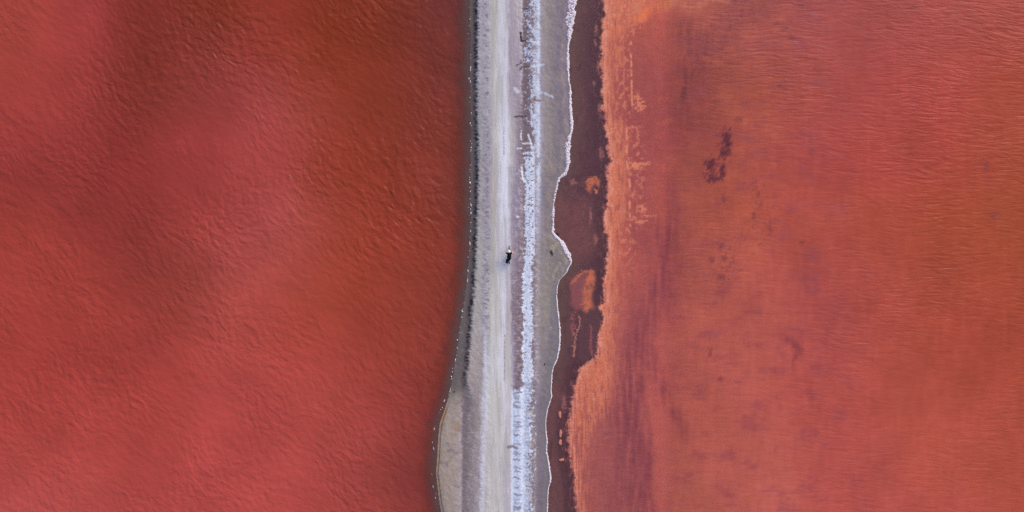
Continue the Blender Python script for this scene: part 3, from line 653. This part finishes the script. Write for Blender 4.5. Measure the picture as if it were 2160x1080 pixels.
# ------------------------------------------------------------------ salt foam ridge on the right shore
MAT_FOAM = plain('salt_foam', tuple(base((200, 190, 208))), .9, 0, .10, 14, .2)
def foam_ridge():
    vsn = np.arange(-130, 1212, 0.9)
    cx = shoreR(vsn) ; wd = ridgeW(vsn)
    wd = wd * np.clip(1 + .4 * fbm(vsn / 4.0, vsn * 0 + 5.5, 2) + .35 * fbm(vsn / 19.0, vsn * 0 + 7.7, 2), .25, 2) + .15
    cx = cx + .16 * wd * fbm(vsn / 6.0, vsn * 0 + 2.2, 2)
    K = 9
    fs = np.linspace(-1, 1, K)
    # across direction from the tangent of the centre line
    tu = np.gradient(cx, vsn); ln = np.hypot(tu, 1); nu_, nv_ = 1 / ln, -tu / ln
    Ug = cx[:, None] + nu_[:, None] * fs[None] * wd[:, None] * .5
    Vg = vsn[:, None] + nv_[:, None] * fs[None] * wd[:, None] * .5
    hh = np.sqrt(np.clip(1 - fs ** 2, 0, 1))[None] * (0.02 + .011 * np.minimum(wd, 8))[:, None]
    hh = hh * (1 + .6 * fbm(Ug / 2.6, Vg / 2.6, 2))
    hole = S(fbm(Ug / 3.0, Vg / 3.4, 2), .18, .36) * S(wd, 8, 14)[:, None] + .8 * S(fbm(Ug / 3.0, Vg / 2.5, 2), .3, .5) * (S(vsn, 385, 400) * (1 - S(vsn, 470, 490)))[:, None]
    Zg = np.maximum(height(Ug, Vg), -0.004) - .012 + hh - .11 * hole
    n = len(vsn)
    co = np.stack([X(Ug), Y(Vg), Zg], -1).reshape(-1, 3)
    idx = np.arange(n * K).reshape(n, K)
    q = np.stack([idx[1:, :-1], idx[1:, 1:], idx[:-1, 1:], idx[:-1, :-1]], -1).reshape(-1, 4)
    me = bpy.data.meshes.new('salt_foam_line'); me.from_pydata(co.tolist(), [], q.tolist())
    me.polygons.foreach_set('use_smooth', np.ones(len(q), bool))
    me.materials.append(MAT_FOAM)
    o = bpy.data.objects.new('salt_foam_line', me); col.objects.link(o)
    tag(o, 'thin winding white salt foam line along the right shore', 'salt foam', kind='stuff')
foam_ridge()

# ------------------------------------------------------------------ foam flecks on the left shore
MAT_FLECK = plain('white_foam', tuple(base((206, 202, 220))), .85, 0, .08, 20, .3)
def lump_mesh(name, seed, mat, sub=2, jag=.35, flat=1.0):
    r = random.Random(seed)
    bm = bmesh.new(); bmesh.ops.create_icosphere(bm, subdivisions=sub, radius=.5)
    ox, oy = r.uniform(0, 90), r.uniform(0, 90)
    for v in bm.verts:
        d = v.co.normalized()
        k = 1 + jag * float(fbm(np.array([d.x * 1.7 + ox]), np.array([d.y * 1.7 + d.z * 2.3 + oy]), 2)[0])
        v.co = d * .5 * k
        if v.co.z < -.12: v.co.z = -.12
        v.co.z *= flat
    me = bpy.data.meshes.new(name); bm.to_mesh(me); bm.free()
    for p in me.polygons: p.use_smooth = True
    me.materials.append(mat)
    return me
fleck_meshes = [lump_mesh('foam_fleck', s, MAT_FLECK, 2, .9) for s in range(7)]
FLECK = [(991,15,8),(994,35,6),(993,41,4),(991,52,3.5),(989,70,3.5),(990.5,80,4.5),(992,95,4),(993,116,5),(994,121,3),(993.5,141,8),(994,148,5),(991,165,5),(993,171,6),(994,179,3),(992,192,2.5),(985,207,2.4),(993,208,4),(992,214,6),
 (994,237,4),(993,258,4),(995,266,6),(994,298,5),(995,303,3),(994,310,4),(994,320,5),(994,350,7),(992.5,360,5),(993,364,4),(992,372,3),(992.5,381,4),(993,388,5),(992,398,4),(992.5,405,6),(992,418,4),(993,430,8),(994,441,7),(990,439,3),(993,447,5),(992,455,3),(993,470,3),
 (992.5,485,5),(992,499,4),(992,513,6),(993,519,3),(990,527,3),(989,545,2.5),(987,572,5),(986.5,583,4),(987,593,8),(985,600,3),(982,615,5),(981,619,3),(979.5,640,3),(977,652,4),(975.5,656,5),(974.5,669,5),(971,690,2.5),(969,703,3),(966,719,6),(966,733,4),(963,749,6),(962,756,7),(960,764,3),
 (956,778,3.5),(955,787,7),(954,792,4),(954,802,4.5),(951,818,3),(949,824,7),(946,833,5),(937.5,847,6),(934,861,4),(931,864,6),(929,872,3),(919,900,3),(917,907,5),(913,931,9),(914.5,943,7),(915,949,3),(912,1000,5),(911,1003,3),(913,1025,6),(915,1030,3),(918,1050,6),(920,1046,3),(921,1041,4)]
for i, (fu, fv, ln) in enumerate(FLECK):
    o = bpy.data.objects.new('foam_fleck', fleck_meshes[i % 7]); col.objects.link(o)
    wdt = min(ln * .42, 2.0) * random.uniform(.6, 1.1)
    fu += random.uniform(-1.8, .4); fv += random.uniform(-2.5, 2.5)
    o.location = (X(fu), Y(fv), max(h1(fu, fv), 0.0) + .006)
    kf = random.uniform(.35, 1.1)
    o.scale = (wdt * kf / SC, ln * kf / SC, .06)
    o.rotation_euler = (0, 0, R(random.uniform(-22, 28)))
    size = 'long' if ln >= 6 else ('small' if ln >= 4 else 'tiny')
    place = ('by the dark bank beside the speckled upper salt belt' if fv < 290 else 'in the dense chain just above the rider\'s level' if fv < 535 else
             'by the slanting dark bank below the rider\'s level' if fv < 840 else 'floating off the tan beach')
    tag(o, size + ' white foam fleck ' + place, 'foam', 'white foam flecks along the left shore')

# ------------------------------------------------------------------ salt slabs in the right shallows
MAT_SLAB = plain('pink_salt', tuple(base((176, 112, 102))), .85, 0, .15, 9, .2)
def slab(cu, cv, wu, lv, rot, label, seed):
    r = random.Random(seed)
    bm = bmesh.new(); n = 14
    ring = []
    for k in range(n):
        a = 2 * math.pi * k / n
        e = 1 / max(abs(math.cos(a)) ** 3.2 + abs(math.sin(a)) ** 3.2, 1e-6) ** (1 / 3.2) * r.uniform(.82, 1.1)
        ring.append((math.cos(a) * e * wu / SC / 2, math.sin(a) * e * lv / SC / 2))
    lo = [bm.verts.new((x * 1.06, y * 1.06, -.06)) for x, y in ring]
    mi = [bm.verts.new((x, y, .012)) for x, y in ring]
    up = [bm.verts.new((x * .78, y * .78, .028 + r.uniform(-.006, .006))) for x, y in ring]
    c = bm.verts.new((0, 0, .032))
    for k in range(n):
        j = (k + 1) % n
        bm.faces.new((lo[k], lo[j], mi[j], mi[k])); bm.faces.new((mi[k], mi[j], up[j], up[k])); bm.faces.new((up[k], up[j], c))
    bm.faces.new(lo[::-1])
    me = bpy.data.meshes.new('salt_slab'); bm.to_mesh(me); bm.free()
    for p in me.polygons: p.use_smooth = True
    me.materials.append(MAT_SLAB)
    o = bpy.data.objects.new('salt_slab', me); col.objects.link(o)
    o.location = (X(cu), Y(cv), 0); o.rotation_euler[2] = R(rot)
    tag(o, label, 'salt slab', 'salt slabs in the shallow water')
slab(1181, 875, 6, 15, 5, 'pale pink salt slab in dark shallows, topmost of the short row', 1)
slab(1182.5, 915, 5.5, 17, -4, 'longest pink salt slab, just above a blockier slab in the shallows', 2)
slab(1181.8, 933, 7, 12, 2, 'blocky pink salt slab directly below the longest slab', 3)
slab(1185, 970, 11, 6, 12, 'small pink salt slab lying crosswise, lowest of the short row', 4)

# ------------------------------------------------------------------ dark stones and driftwood
MAT_STONE = plain('dark_stone', (.030, .024, .026), .8, 0, .3, 12)
MAT_WOOD = plain('wet_driftwood', (.045, .032, .03), .85, 0, .35, 25)
def stone(u, v, wu, lv, hgt, rot, label, seed):
    o = bpy.data.objects.new('stone', lump_mesh('stone', seed, MAT_STONE, 2, .55)); col.objects.link(o)
    o.location = (X(u), Y(v), max(h1(u, v), -.03) + .02)
    o.scale = (wu / SC, lv / SC, hgt); o.rotation_euler[2] = R(rot)
    tag(o, label, 'stone')
stone(1176.5, 493.5, 7, 5, .22, -20, 'dark stone in the crook of the foam line right of the rider', 31)
stone(1178.5, 384.5, 4, 6, .18, -25, 'small dark stone where the foam line steps left', 32)
stone(1148.5, 768, 2.4, 4, .10, -20, 'tiny dark stone on the grey flat beside the lower salt belt', 33)
stone(959, 825.5, 3, 3, .12, 0, 'small black stone at the top corner of the tan beach', 34)

def driftwood(pts, label, rad=.05):
    bm = bmesh.new(); n = 8; rings = []
    P = [Vector((X(a), Y(b), h1(a, b) + rad * .8 + zz)) for a, b, zz, _ in pts]
    base_p = P[0].copy(); base_p.z = h1(pts[0][0], pts[0][1])
    for i, p in enumerate(P):
        t = (P[min(i + 1, len(P) - 1)] - P[max(i - 1, 0)]).normalized()
        s = t.cross(Vector((0, 0, 1))).normalized(); up = s.cross(t)
        rr = rad * pts[i][3]
        rings.append([bm.verts.new(p - base_p + (s * math.cos(2 * math.pi * k / n) + up * math.sin(2 * math.pi * k / n)) * rr * random.uniform(.85, 1.15)) for k in range(n)])
    for a, b in zip(rings[:-1], rings[1:]):
        for k in range(n):
            bm.faces.new((a[k], a[(k + 1) % n], b[(k + 1) % n], b[k]))
    bm.faces.new(rings[0][::-1]); bm.faces.new(rings[-1])
    bmesh.ops.recalc_face_normals(bm, faces=bm.faces)
    me = bpy.data.meshes.new('driftwood'); bm.to_mesh(me); bm.free()
    for p in me.polygons: p.use_smooth = True
    me.materials.append(MAT_WOOD)
    o = bpy.data.objects.new('driftwood', me); col.objects.link(o); o.location = base_p
    tag(o, label, 'driftwood')
driftwood([(1161.5,527.5,0,.7),(1163,531,0,1.5),(1164.5,534.5,0,1.3),(1166,538,0,.4)], 'short dark driftwood on the grey flat near the foam line', .06)
driftwood([(1099.2,73,0,.25),(1098.7,78,.0,.7),(1098.8,84,0,1.2),(1099.5,90,0,1.0)], 'dark upright driftwood at the road edge beside the upper salt belt', .06)

# ------------------------------------------------------------------ loose gravel on the causeway
def gravel():
    r = np.random.default_rng(5)
    n = 5200
    vq = r.uniform(-120, 1200, n); fr = r.random(n)
    uq = edgeL(vq) + 8 + fr * (shoreR(vq) - 14 - edgeL(vq) - 8)
    zq = height(uq, vq)
    octv = np.array([(1,0,0),(-.9,.1,0),(.1,1,0),(0,-1.05,.05),(0,0,.8),(0,0,-.6)], float)
    octf = np.array([(0,2,4),(2,1,4),(1,3,4),(3,0,4),(2,0,5),(1,2,5),(3,1,5),(0,3,5)])
    sz = r.uniform(.008, .022, n) * (1 + 1.2 * (r.random(n) > .93))
    a = r.uniform(0, 6.28, n)
    jit = 1 + .3 * r.standard_normal((n, 6, 3)) * .6
    vv = octv[None] * jit * sz[:, None, None]
    ca, sa = np.cos(a)[:, None], np.sin(a)[:, None]
    x = vv[..., 0] * ca - vv[..., 1] * sa + X(uq)[:, None]; y = vv[..., 0] * sa + vv[..., 1] * ca + Y(vq)[:, None]
    z = vv[..., 2] + zq[:, None] + .004
    co = np.stack([x, y, z], -1).reshape(-1, 3)
    fc = (octf[None] + (np.arange(n) * 6)[:, None, None]).reshape(-1, 3)
    me = bpy.data.meshes.new('gravel'); me.from_pydata(co.tolist(), [], fc.tolist()); me.materials.append(plain('gravel', tuple(base((176, 168, 168))), .95, 0, .3, 3))
    o = bpy.data.objects.new('gravel', me); col.objects.link(o)
    tag(o, 'loose grey grit scattered over the causeway', 'gravel', kind='stuff')
gravel()

# ------------------------------------------------------------------ bicycle
BU, BV = 1074.2, 538.0
BZ = h1(BU, BV)
def empty(name, loc):
    o = bpy.data.objects.new(name, None); o.empty_display_size = .2; col.objects.link(o); o.location = loc; return o
def obj(name, bm, mat, parent, smooth=True):
    me = bpy.data.meshes.new(name); bm.to_mesh(me); bm.free()
    if smooth:
        for p in me.polygons: p.use_smooth = True
    me.materials.append(mat)
    o = bpy.data.objects.new(name, me); col.objects.link(o); o.parent = parent
    return o
def tube(bm, pts, rads, n=10, caps=True):
    P = [Vector(p) for p in pts]; rings = []
    if not hasattr(rads, '__len__'): rads = [rads] * len(P)
    prev = None
    for i, p in enumerate(P):
        t = (P[min(i + 1, len(P) - 1)] - P[max(i - 1, 0)]).normalized()
        ref = prev if prev is not None else (Vector((0, 0, 1)) if abs(t.z) < .9 else Vector((1, 0, 0)))
        s = t.cross(ref)
        if s.length < 1e-4: s = t.cross(Vector((0, 1, 0)))
        s.normalize(); up = s.cross(t).normalized(); prev = up
        rings.append([bm.verts.new(p + (s * math.cos(2 * math.pi * k / n) + up * math.sin(2 * math.pi * k / n)) * rads[i]) for k in range(n)])
    for a, b in zip(rings[:-1], rings[1:]):
        for k in range(n): bm.faces.new((a[k], a[(k + 1) % n], b[(k + 1) % n], b[k]))
    if caps: bm.faces.new(rings[0][::-1]); bm.faces.new(rings[-1])
    bmesh.ops.recalc_face_normals(bm, faces=bm.faces)
def torus(bm, c, r, rr, n=40, k=10):
    vv = [[bm.verts.new((c[0] + rr * math.cos(b), c[1] + (r + rr * math.sin(b)) * math.cos(a), c[2] + (r + rr * math.sin(b)) * math.sin(a)))
           for b in [2 * math.pi * j / k for j in range(k)]] for a in [2 * math.pi * i / n for i in range(n)]]
    for i in range(n):
        for j in range(k):
            bm.faces.new((vv[i][j], vv[(i + 1) % n][j], vv[(i + 1) % n][(j + 1) % k], vv[i][(j + 1) % k]))
    bmesh.ops.recalc_face_normals(bm, faces=bm.faces)
def box(bm, c, s, bev=.01, rot=None):
    r = bmesh.ops.create_cube(bm, size=1)
    for v in r['verts']: v.co = Vector((v.co.x * s[0], v.co.y * s[1], v.co.z * s[2]))
    ed = list({e for v in r['verts'] for e in v.link_edges})
    g = bmesh.ops.bevel(bm, geom=ed, offset=bev, segments=3, affect='EDGES', profile=.6)
    vs2 = list({v for f in g['faces'] for v in f.verts} | {v for v in r['verts'] if v.is_valid})
    for v in vs2:
        p = v.co.copy()
        if rot: p = rot @ p
        v.co = p + Vector(c)

BLACK = plain('black_paint', (.012, .012, .014), .35, 0, .2, 40, .5)
RUBBER = plain('tyre_rubber', (.014, .014, .015), .9, 0, .2, 60)
STEEL = plain('brushed_metal', (.18, .18, .19), .35, .9, .1, 50)
LEATHER = plain('black_leather', (.012, .011, .012), .6, 0, .2, 40)
CANVAS = plain('black_canvas', (.010, .010, .013), .95, 0, .25, 70, .2)

bike = empty('bicycle', (X(BU), Y(BV), BZ))
tag(bike, 'black bicycle with a rear side bag ridden up the dirt road', 'bicycle')
WR_ = .335; FA, RA = .52, -.50
for ya in (FA, RA):
    wh = empty('wheel', (0, 0, 0)); wh.parent = bike
    bm = bmesh.new(); torus(bm, (0, ya, WR_), WR_ - .027, .027); obj('tyre', bm, RUBBER, wh)
    bm = bmesh.new(); torus(bm, (0, ya, WR_), WR_ - .048, .011, 40, 6); obj('rim', bm, STEEL, wh)
    bm = bmesh.new(); tube(bm, [(-.05, ya, WR_), (.05, ya, WR_)], .02)
    obj('hub', bm, STEEL, wh)
    bm = bmesh.new()
    for k in range(18):
        a = 2 * math.pi * k / 18; sx = .03 if k % 2 else -.03
        tube(bm, [(sx, ya + .018 * math.cos(a + .5), WR_ + .018 * math.sin(a + .5)), (0, ya + (WR_ - .05) * math.cos(a), WR_ + (WR_ - .05) * math.sin(a))], .0015, 4, False)
    obj('spokes', bm, STEEL, wh)
BB = (0, -.07, .29); SEAT = (0, -.33, .90); HEAD_T = (0, .38, .88); HEAD_B = (0, .41, .76)
bm = bmesh.new()
tube(bm, [BB, (0, -.27, .76)], .016); tube(bm, [(0, -.25, .72), HEAD_T], .017); tube(bm, [BB, HEAD_B], .019); tube(bm, [HEAD_T, HEAD_B], .022)
for s in (-1, 1):
    tube(bm, [(s * .03, BB[1], BB[2]), (s * .06, RA, WR_)], .011); tube(bm, [(s * .015, -.26, .73), (s * .06, RA, WR_)], .009)
obj('frame', bm, BLACK, bike)
bm = bmesh.new()
for s in (-1, 1): tube(bm, [(s * .045, .415, .72), (s * .055, .46, .56), (s * .055, FA, WR_)], [.014, .014, .010])
tube(bm, [(-.05, .413, .73), (.05, .413, .73)], .016)
obj('fork', bm, BLACK, bike)
bm = bmesh.new(); tube(bm, [(0, .385, .87), (0, .36, .98), (0, .44, 1.01)], .014); obj('stem', bm, BLACK, bike)
bm = bmesh.new(); tube(bm, [(-.29, .40, 1.015), (-.22, .425, 1.02), (-.08, .44, 1.01), (.08, .44, 1.01), (.22, .425, 1.02), (.29, .40, 1.015)], .012)
hb = obj('handlebar', bm, BLACK, bike)
for s in (-1, 1):
    bm = bmesh.new(); tube(bm, [(s * .295, .398, 1.015), (s * .19, .430, 1.02)], .017); obj('grip', bm, RUBBER, hb)
bm = bmesh.new(); tube(bm, [(0, -.27, .75), (0, -.325, .89)], .0135); obj('seat_post', bm, STEEL, bike)
bm = bmesh.new()
prof = [(-.46, .045, .93), (-.43, .075, .935), (-.38, .078, .935), (-.32, .05, .93), (-.26, .026, .928), (-.20, .02, .922)]
rings = []
for y, hw, z in prof:
    rings.append([bm.verts.new((hw * math.cos(a), y, z - .025 + .03 * math.sin(a) * (1 if math.sin(a) > 0 else .7))) for a in [2 * math.pi * k / 12 for k in range(12)]])
for a, b in zip(rings[:-1], rings[1:]):
    for k in range(12): bm.faces.new((a[k], a[(k + 1) % 12], b[(k + 1) % 12], b[k]))
bm.faces.new(rings[0]); bm.faces.new(rings[-1][::-1]); bmesh.ops.recalc_face_normals(bm, faces=bm.faces)
obj('saddle', bm, LEATHER, bike)
for s, dz in ((-1, -.165), (1, .165)):
    bm = bmesh.new(); tube(bm, [(s * .06, BB[1], BB[2]), (s * .075, BB[1], BB[2] + dz)], .011); cr = obj('crank', bm, STEEL, bike)
    bm = bmesh.new(); box(bm, (s * .13, BB[1], BB[2] + dz), (.095, .075, .022), .006); obj('pedal', bm, BLACK, cr)
bm = bmesh.new(); torus(bm, (.05, BB[1], BB[2]), .09, .006, 30, 6); tube(bm, [(-.06, BB[1], BB[2]), (.06, BB[1], BB[2])], .022); obj('chainring', bm, STEEL, bike)
bm = bmesh.new()
for dz in (.092, -.092): tube(bm, [(.05, BB[1], BB[2] + dz), (.05, RA, WR_ + dz * .4)], .004, 5)
obj('chain', bm, STEEL, bike)
bm = bmesh.new()
for s in (-1, 1):
    tube(bm, [(s * .06, -.30, .74), (s * .06, -.80, .74)], .006, 6); tube(bm, [(s * .06, RA, WR_), (s * .06, -.62, .74)], .006, 6)
for y in (-.40, -.55, -.70, -.80): tube(bm, [(-.06, y, .74), (.06, y, .74)], .005, 6)
obj('luggage_rack', bm, BLACK, bike)
bm = bmesh.new()
for i in range(15):
    a = R(30 + i * 10)
    y, z = RA + .36 * math.cos(a), WR_ + .36 * math.sin(a)
    bm.verts.new((-.035, y, z)); bm.verts.new((0, y, z + .012)); bm.verts.new((.035, y, z))
bm.verts.ensure_lookup_table()
for i in range(14):
    for j in range(2): bm.faces.new((bm.verts[i*3+j], bm.verts[i*3+j+1], bm.verts[i*3+j+4], bm.verts[i*3+j+3]))
mg = obj('mudguard', bm, BLACK, bike); sm_ = mg.modifiers.new('thickness', 'SOLIDIFY'); sm_.thickness = .004
bm = bmesh.new()
for i in range(15):
    a = R(10 + i * 10)
    y, z = FA + .365 * math.cos(a), WR_ + .365 * math.sin(a)
    bm.verts.new((-.042, y, z)); bm.verts.new((0, y, z + .014)); bm.verts.new((.042, y, z))
bm.verts.ensure_lookup_table()
for i in range(14):
    for j in range(2): bm.faces.new((bm.verts[i*3+j], bm.verts[i*3+j+1], bm.verts[i*3+j+4], bm.verts[i*3+j+3]))
mg = obj('mudguard', bm, BLACK, bike); sm_ = mg.modifiers.new('thickness', 'SOLIDIFY'); sm_.thickness = .004
# soft canvas bag hung on the rack's left side, sagging outwards at the back
bm = bmesh.new()
rot = Matrix.Rotation(R(-12), 3, 'Z') @ Matrix.Rotation(R(-14), 3, 'Y')
box(bm, (-.20, -.60, .60), (.20, .40, .34), .06, rot)
bag = obj('pannier_bag', bm, CANVAS, bike)
bm = bmesh.new(); box(bm, (-.185, -.60, .775), (.22, .41, .03), .012, rot); obj('flap', bm, CANVAS, bag)
for y in (-.50, -.68):
    bm = bmesh.new(); tube(bm, [(-.06, y, .75), (-.16, y - .01, .81), (-.30, y - .02, .73), (-.315, y - .02, .58)], .008, 6)
    obj('strap', bm, LEATHER, bag)

# ------------------------------------------------------------------ rider
SKIN = plain('skin', tuple(base((205, 140, 122))), .55, 0, .06, 12)
CLOTH = plain('black_cotton', (.008, .008, .010), .95, 0, .25, 60, .15)
SHOE = plain('black_shoe', (.012, .012, .013), .6, 0, .2, 50)
HELM = plain('white_helmet', (.82, .83, .85), .3, 0, .02, 20, .5)
HAIR = plain('dark_hair', (.02, .014, .012), .7, 0, .3, 60)
rider = empty('person', (X(BU), Y(BV), BZ))
tag(rider, 'person in black clothes and white helmet leaning forward on a bicycle', 'person')

def ball(bm, c, r, sx=1, sy=1, sz=1, rot=None):
    q = bmesh.ops.create_icosphere(bm, subdivisions=3, radius=r)
    for v in q['verts']:
        p = Vector((v.co.x * sx, v.co.y * sy, v.co.z * sz))
        if rot: p = rot @ p
        v.co = p + Vector(c)
def limb(bm, pts, rads, n=14):
    tube(bm, pts, rads, n)
    for p, r in zip(pts, rads): ball(bm, p, r * .995)
def fused(name, bm, mat, parent, voxel, smooth=6):
    """weld overlapping volumes into one continuous skin"""
    me = bpy.data.meshes.new('tmp'); bm.to_mesh(me); bm.free()
    o = bpy.data.objects.new('tmp', me); col.objects.link(o)
    rm = o.modifiers.new('r', 'REMESH'); rm.mode = 'VOXEL'; rm.voxel_size = voxel
    sm = o.modifiers.new('s', 'SMOOTH'); sm.factor = .5; sm.iterations = smooth
    bpy.context.view_layer.update()
    dg = bpy.context.evaluated_depsgraph_get()
    m2 = bpy.data.meshes.new_from_object(o.evaluated_get(dg)); m2.name = name
    bpy.data.objects.remove(o)
    for p in m2.polygons: p.use_smooth = True
    m2.materials.clear(); m2.materials.append(mat)
    o2 = bpy.data.objects.new(name, m2); col.objects.link(o2); o2.parent = parent
    return o2

HIP = Vector((0, -.345, 1.0)); SPN = Vector((0, -.10, 1.12)); CHEST = Vector((0, .10, 1.20)); NECK = Vector((0, .21, 1.265)); HEAD = Vector((0, .345, 1.345))
SH = {s: Vector((s * .185, .165, 1.215)) for s in (-1, 1)}
EL = {s: Vector((s * .345, .245, 1.01)) for s in (-1, 1)}
WRI = {s: Vector((s * .268, .385, 1.062)) for s in (-1, 1)}
HJ = {s: Vector((s * .09, -.33, .965)) for s in (-1, 1)}
KN = {-1: Vector((-.12, .02, .625)), 1: Vector((.125, .13, .84))}
AN = {-1: Vector((-.125, -.125, .225)), 1: Vector((.125, -.125, .555))}
tilt = Matrix.Rotation(R(-28), 3, 'X')
bm = bmesh.new()
limb(bm, [HIP, SPN, CHEST], [.135, .125, .13])
limb(bm, [SH[-1], CHEST, SH[1]], [.065, .11, .065])
limb(bm, [CHEST, NECK, HEAD - Vector((0, .03, .03))], [.075, .055, .052])
ball(bm, HEAD, .092, .86, 1.0, 1.18, tilt)                                   # skull
ball(bm, HEAD + Vector((0, .045, -.075)), .058, .9, 1, 1)                     # jaw
ball(bm, HEAD + Vector((0, .098, -.035)), .014, .9, 1.1, 1.5)                 # nose
for s in (-1, 1):
    ball(bm, HEAD + Vector((s * .082, -.005, -.03)), .022, .4, .8, 1.2)      # ear
    limb(bm, [SH[s], SH[s].lerp(EL[s], .5), EL[s], EL[s].lerp(WRI[s], .35), WRI[s]], [.056, .047, .040, .041, .027])
    palm = Vector((s * .252, .412, 1.058))
    ball(bm, palm, .034, .95, 1.05, .6)
    for f in range(4):                                                        # four fingers curl over the grip
        x0 = .278 - f * .021; ln = (.92, 1.0, .97, .8)[3 - f]
        gy = .430 - (x0 - .19) * .30
        limb(bm, [(s * x0, gy - .012, 1.054), (s * x0, gy + .022 * ln, 1.046), (s * x0, gy + .030 * ln, 1.016), (s * x0, gy + .012 * ln, .994)], [.0095, .009, .0085, .0075], 8)
    limb(bm, [(s * .232, .405, 1.045), (s * .214, .406, 1.018), (s * .208, .424, .996)], [.012, .0105, .009], 8)   # thumb under the bar
    limb(bm, [HJ[s], HJ[s].lerp(KN[s], .5), KN[s], KN[s].lerp(AN[s], .3), AN[s]], [.092, .076, .058, .055, .036])
    limb(bm, [AN[s], AN[s] + Vector((0, .05, -.055)), AN[s] + Vector((0, .15, -.07))], [.036, .036, .026])
fused('body', bm, SKIN, rider, .0065, 4)
bm = bmesh.new()
limb(bm, [HIP + Vector((0, .0, .01)), SPN, CHEST], [.152, .142, .150])
limb(bm, [SH[-1], CHEST + Vector((0, 0, .005)), SH[1]], [.080, .128, .080])
for s in (-1, 1): limb(bm, [SH[s], SH[s].lerp(EL[s], .30)], [.078, .070])
shirt = fused('shirt', bm, CLOTH, rider, .010, 5)
bm = bmesh.new()
limb(bm, [HIP - Vector((0, .01, .02)), HIP + Vector((0, .09, .03))], [.150, .138])
for s in (-1, 1): limb(bm, [HJ[s], HJ[s].lerp(KN[s], .5), KN[s], KN[s].lerp(AN[s], .35), KN[s].lerp(AN[s], .86)], [.112, .096, .076, .072, .056])
fused('trousers', bm, CLOTH, rider, .010, 5)
for s in (-1, 1):
    bm = bmesh.new(); a = AN[s]
    limb(bm, [a + Vector((0, -.035, -.035)), a + Vector((0, .05, -.06)), a + Vector((0, .155, -.075))], [.046, .046, .036], 12)
    for v in bm.verts: v.co.z = max(v.co.z, a.z - .092)
    fused('shoe', bm, SHOE, rider, .007, 3)
# eyes, mouth, hair under the helmet
for s in (-1, 1):
    bm = bmesh.new(); ball(bm, HEAD + Vector((s * .032, .079, -.010)), .011); obj('eye', bm, HAIR, rider)
bm = bmesh.new(); ball(bm, HEAD + Vector((0, .093, -.085)), .016, 1.3, .5, .35); obj('mouth', bm, plain('lips', (.35, .12, .1), .5), rider)
bm = bmesh.new(); ball(bm, HEAD + Vector((0, -.035, -.005)), .094, .9, .85, 1.05); obj('hair', bm, HAIR, rider)
# helmet: ribbed shell with a raised rim, strap under the chin
bm = bmesh.new(); nr, na = 12, 40; rings = []
for i in range(nr + 1):
    ph = R(88) * (1 - i / nr)
    ring = []
    for k in range(na):
        a = 2 * math.pi * k / na
        rib = 1 + .022 * math.cos(a * 10) * math.sin(ph) ** .5 * (1 if i < nr else 0)
        p = Vector((math.sin(ph) * math.sin(a) * .126 * rib, math.sin(ph) * math.cos(a) * .146 * rib, math.cos(ph) * .118 * rib))
        ring.append(p)
    rings.append(ring)
hr = Matrix.Rotation(R(-10), 3, 'X'); hc = HEAD + Vector((0, -.008, .028))
vr_ = [[bm.verts.new(hr @ p + hc) for p in rg] for rg in rings[:-1]]; topv = bm.verts.new(hr @ Vector((0, 0, .118)) + hc)
inn = [bm.verts.new(hr @ (p * .90 + Vector((0, 0, -.004))) + hc) for p in rings[0]]
for a, b in zip(vr_[:-1], vr_[1:]):
    for k in range(na): bm.faces.new((a[k], a[(k + 1) % na], b[(k + 1) % na], b[k]))
for k in range(na):
    bm.faces.new((vr_[-1][k], vr_[-1][(k + 1) % na], topv)); bm.faces.new((inn[k], inn[(k + 1) % na], vr_[0][(k + 1) % na], vr_[0][k]))
bmesh.ops.recalc_face_normals(bm, faces=bm.faces)
hel = obj('helmet', bm, HELM, rider)
bm = bmesh.new(); tube(bm, [HEAD + Vector((-.085, 0, .02)), HEAD + Vector((-.075, .02, -.07)), HEAD + Vector((0, .035, -.138)), HEAD + Vector((.075, .02, -.07)), HEAD + Vector((.085, 0, .02))], .006, 6)
obj('chin_strap', bm, BLACK, hel)
